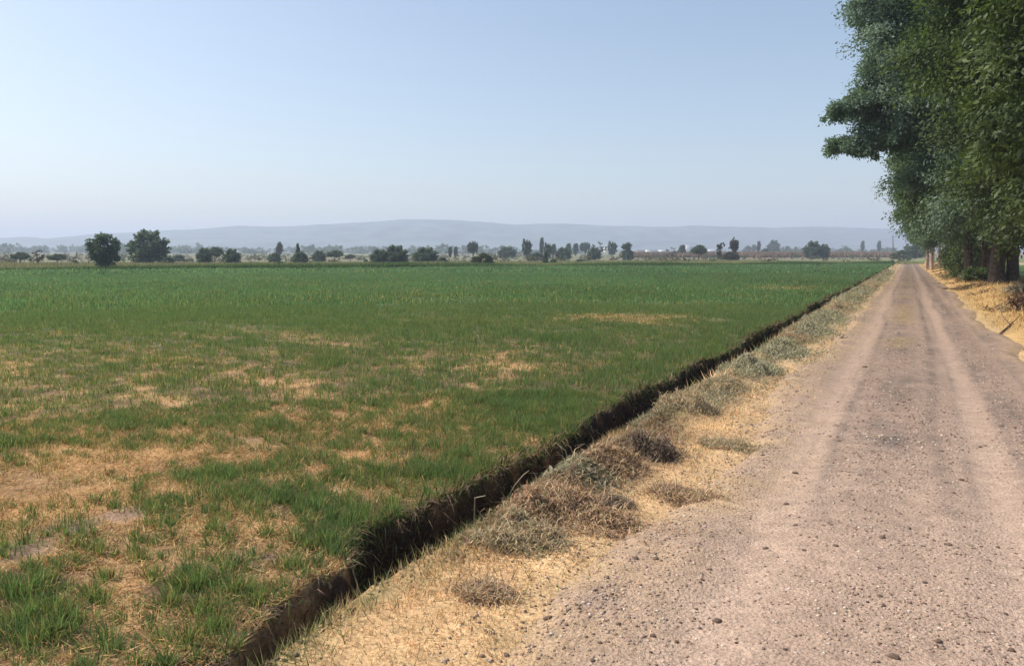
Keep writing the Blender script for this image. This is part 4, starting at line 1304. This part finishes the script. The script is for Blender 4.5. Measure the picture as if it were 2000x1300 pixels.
# ------------------------------------------------------------------ haze
HAZE = 4.9e-4
V, Q = box(0, 0, 74, 10400, 10400, 156)
hz = link('haze', mesh_np('haze', V, None, Q), None)
m, nt, out = new_mat('air')
pv = nt.nodes.new('ShaderNodeVolumePrincipled')
pv.inputs['Color'].default_value = (0.69, 0.785, .985, 1)
pv.inputs['Density'].default_value = HAZE
pv.inputs['Anisotropy'].default_value = 0.15
nt.links.new(pv.outputs[0], out.inputs['Volume'])
hz.data.materials.append(m)
tag(hz, kind='stuff')

# ------------------------------------------------------------------ light, sky, render settings
SUN_AZ, SUN_EL = R(-102), R(50)      # azimuth clockwise from the road direction (+Y): ahead and to the left
sd = np.array([math.sin(SUN_AZ) * math.cos(SUN_EL), math.cos(SUN_AZ) * math.cos(SUN_EL), math.sin(SUN_EL)])
sl = bpy.data.lights.new('sun', 'SUN'); sl.energy = 4.2; sl.angle = R(.6); sl.color = (1.0, .94, .85)
so = bpy.data.objects.new('sun', sl); COL.objects.link(so)
so.rotation_euler = (math.pi / 2 - SUN_EL, 0, math.pi - SUN_AZ)
so.location = (0, 0, 60)
w = bpy.data.worlds.new('World'); scene.world = w; w.use_nodes = True
nt = w.node_tree; nt.nodes.clear()
sky = nt.nodes.new('ShaderNodeTexSky'); sky.sky_type = 'NISHITA'; sky.sun_disc = False
sky.sun_elevation = SUN_EL; sky.sun_rotation = SUN_AZ
sky.air_density = 1.2; sky.dust_density = 8.0; sky.ozone_density = 3.0; sky.altitude = 1800
bg = nt.nodes.new('ShaderNodeBackground'); bg.inputs['Strength'].default_value = 0.15
ow = nt.nodes.new('ShaderNodeOutputWorld')
tn = nt.nodes.new('ShaderNodeMix'); tn.data_type = 'RGBA'; tn.blend_type = 'MULTIPLY'; tn.inputs[0].default_value = 1
tn.inputs[7].default_value = (1.20, 1.09, .955, 1)
nt.links.new(sky.outputs[0], tn.inputs[6]); nt.links.new(tn.outputs[2], bg.inputs[0]); nt.links.new(bg.outputs[0], ow.inputs[0])

vs_ = scene.view_settings
scene.display_settings.display_device = 'sRGB'
vs_.view_transform = 'Standard'; vs_.look = 'None'; vs_.exposure = 0.24; vs_.gamma = 1.0; vs_.use_curve_mapping = False
cy = scene.cycles
cy.use_denoising = True
cy.max_bounces = 6; cy.diffuse_bounces = 3; cy.transmission_bounces = 4; cy.volume_bounces = 3; cy.transparent_max_bounces = 6
cy.sample_clamp_indirect = 6
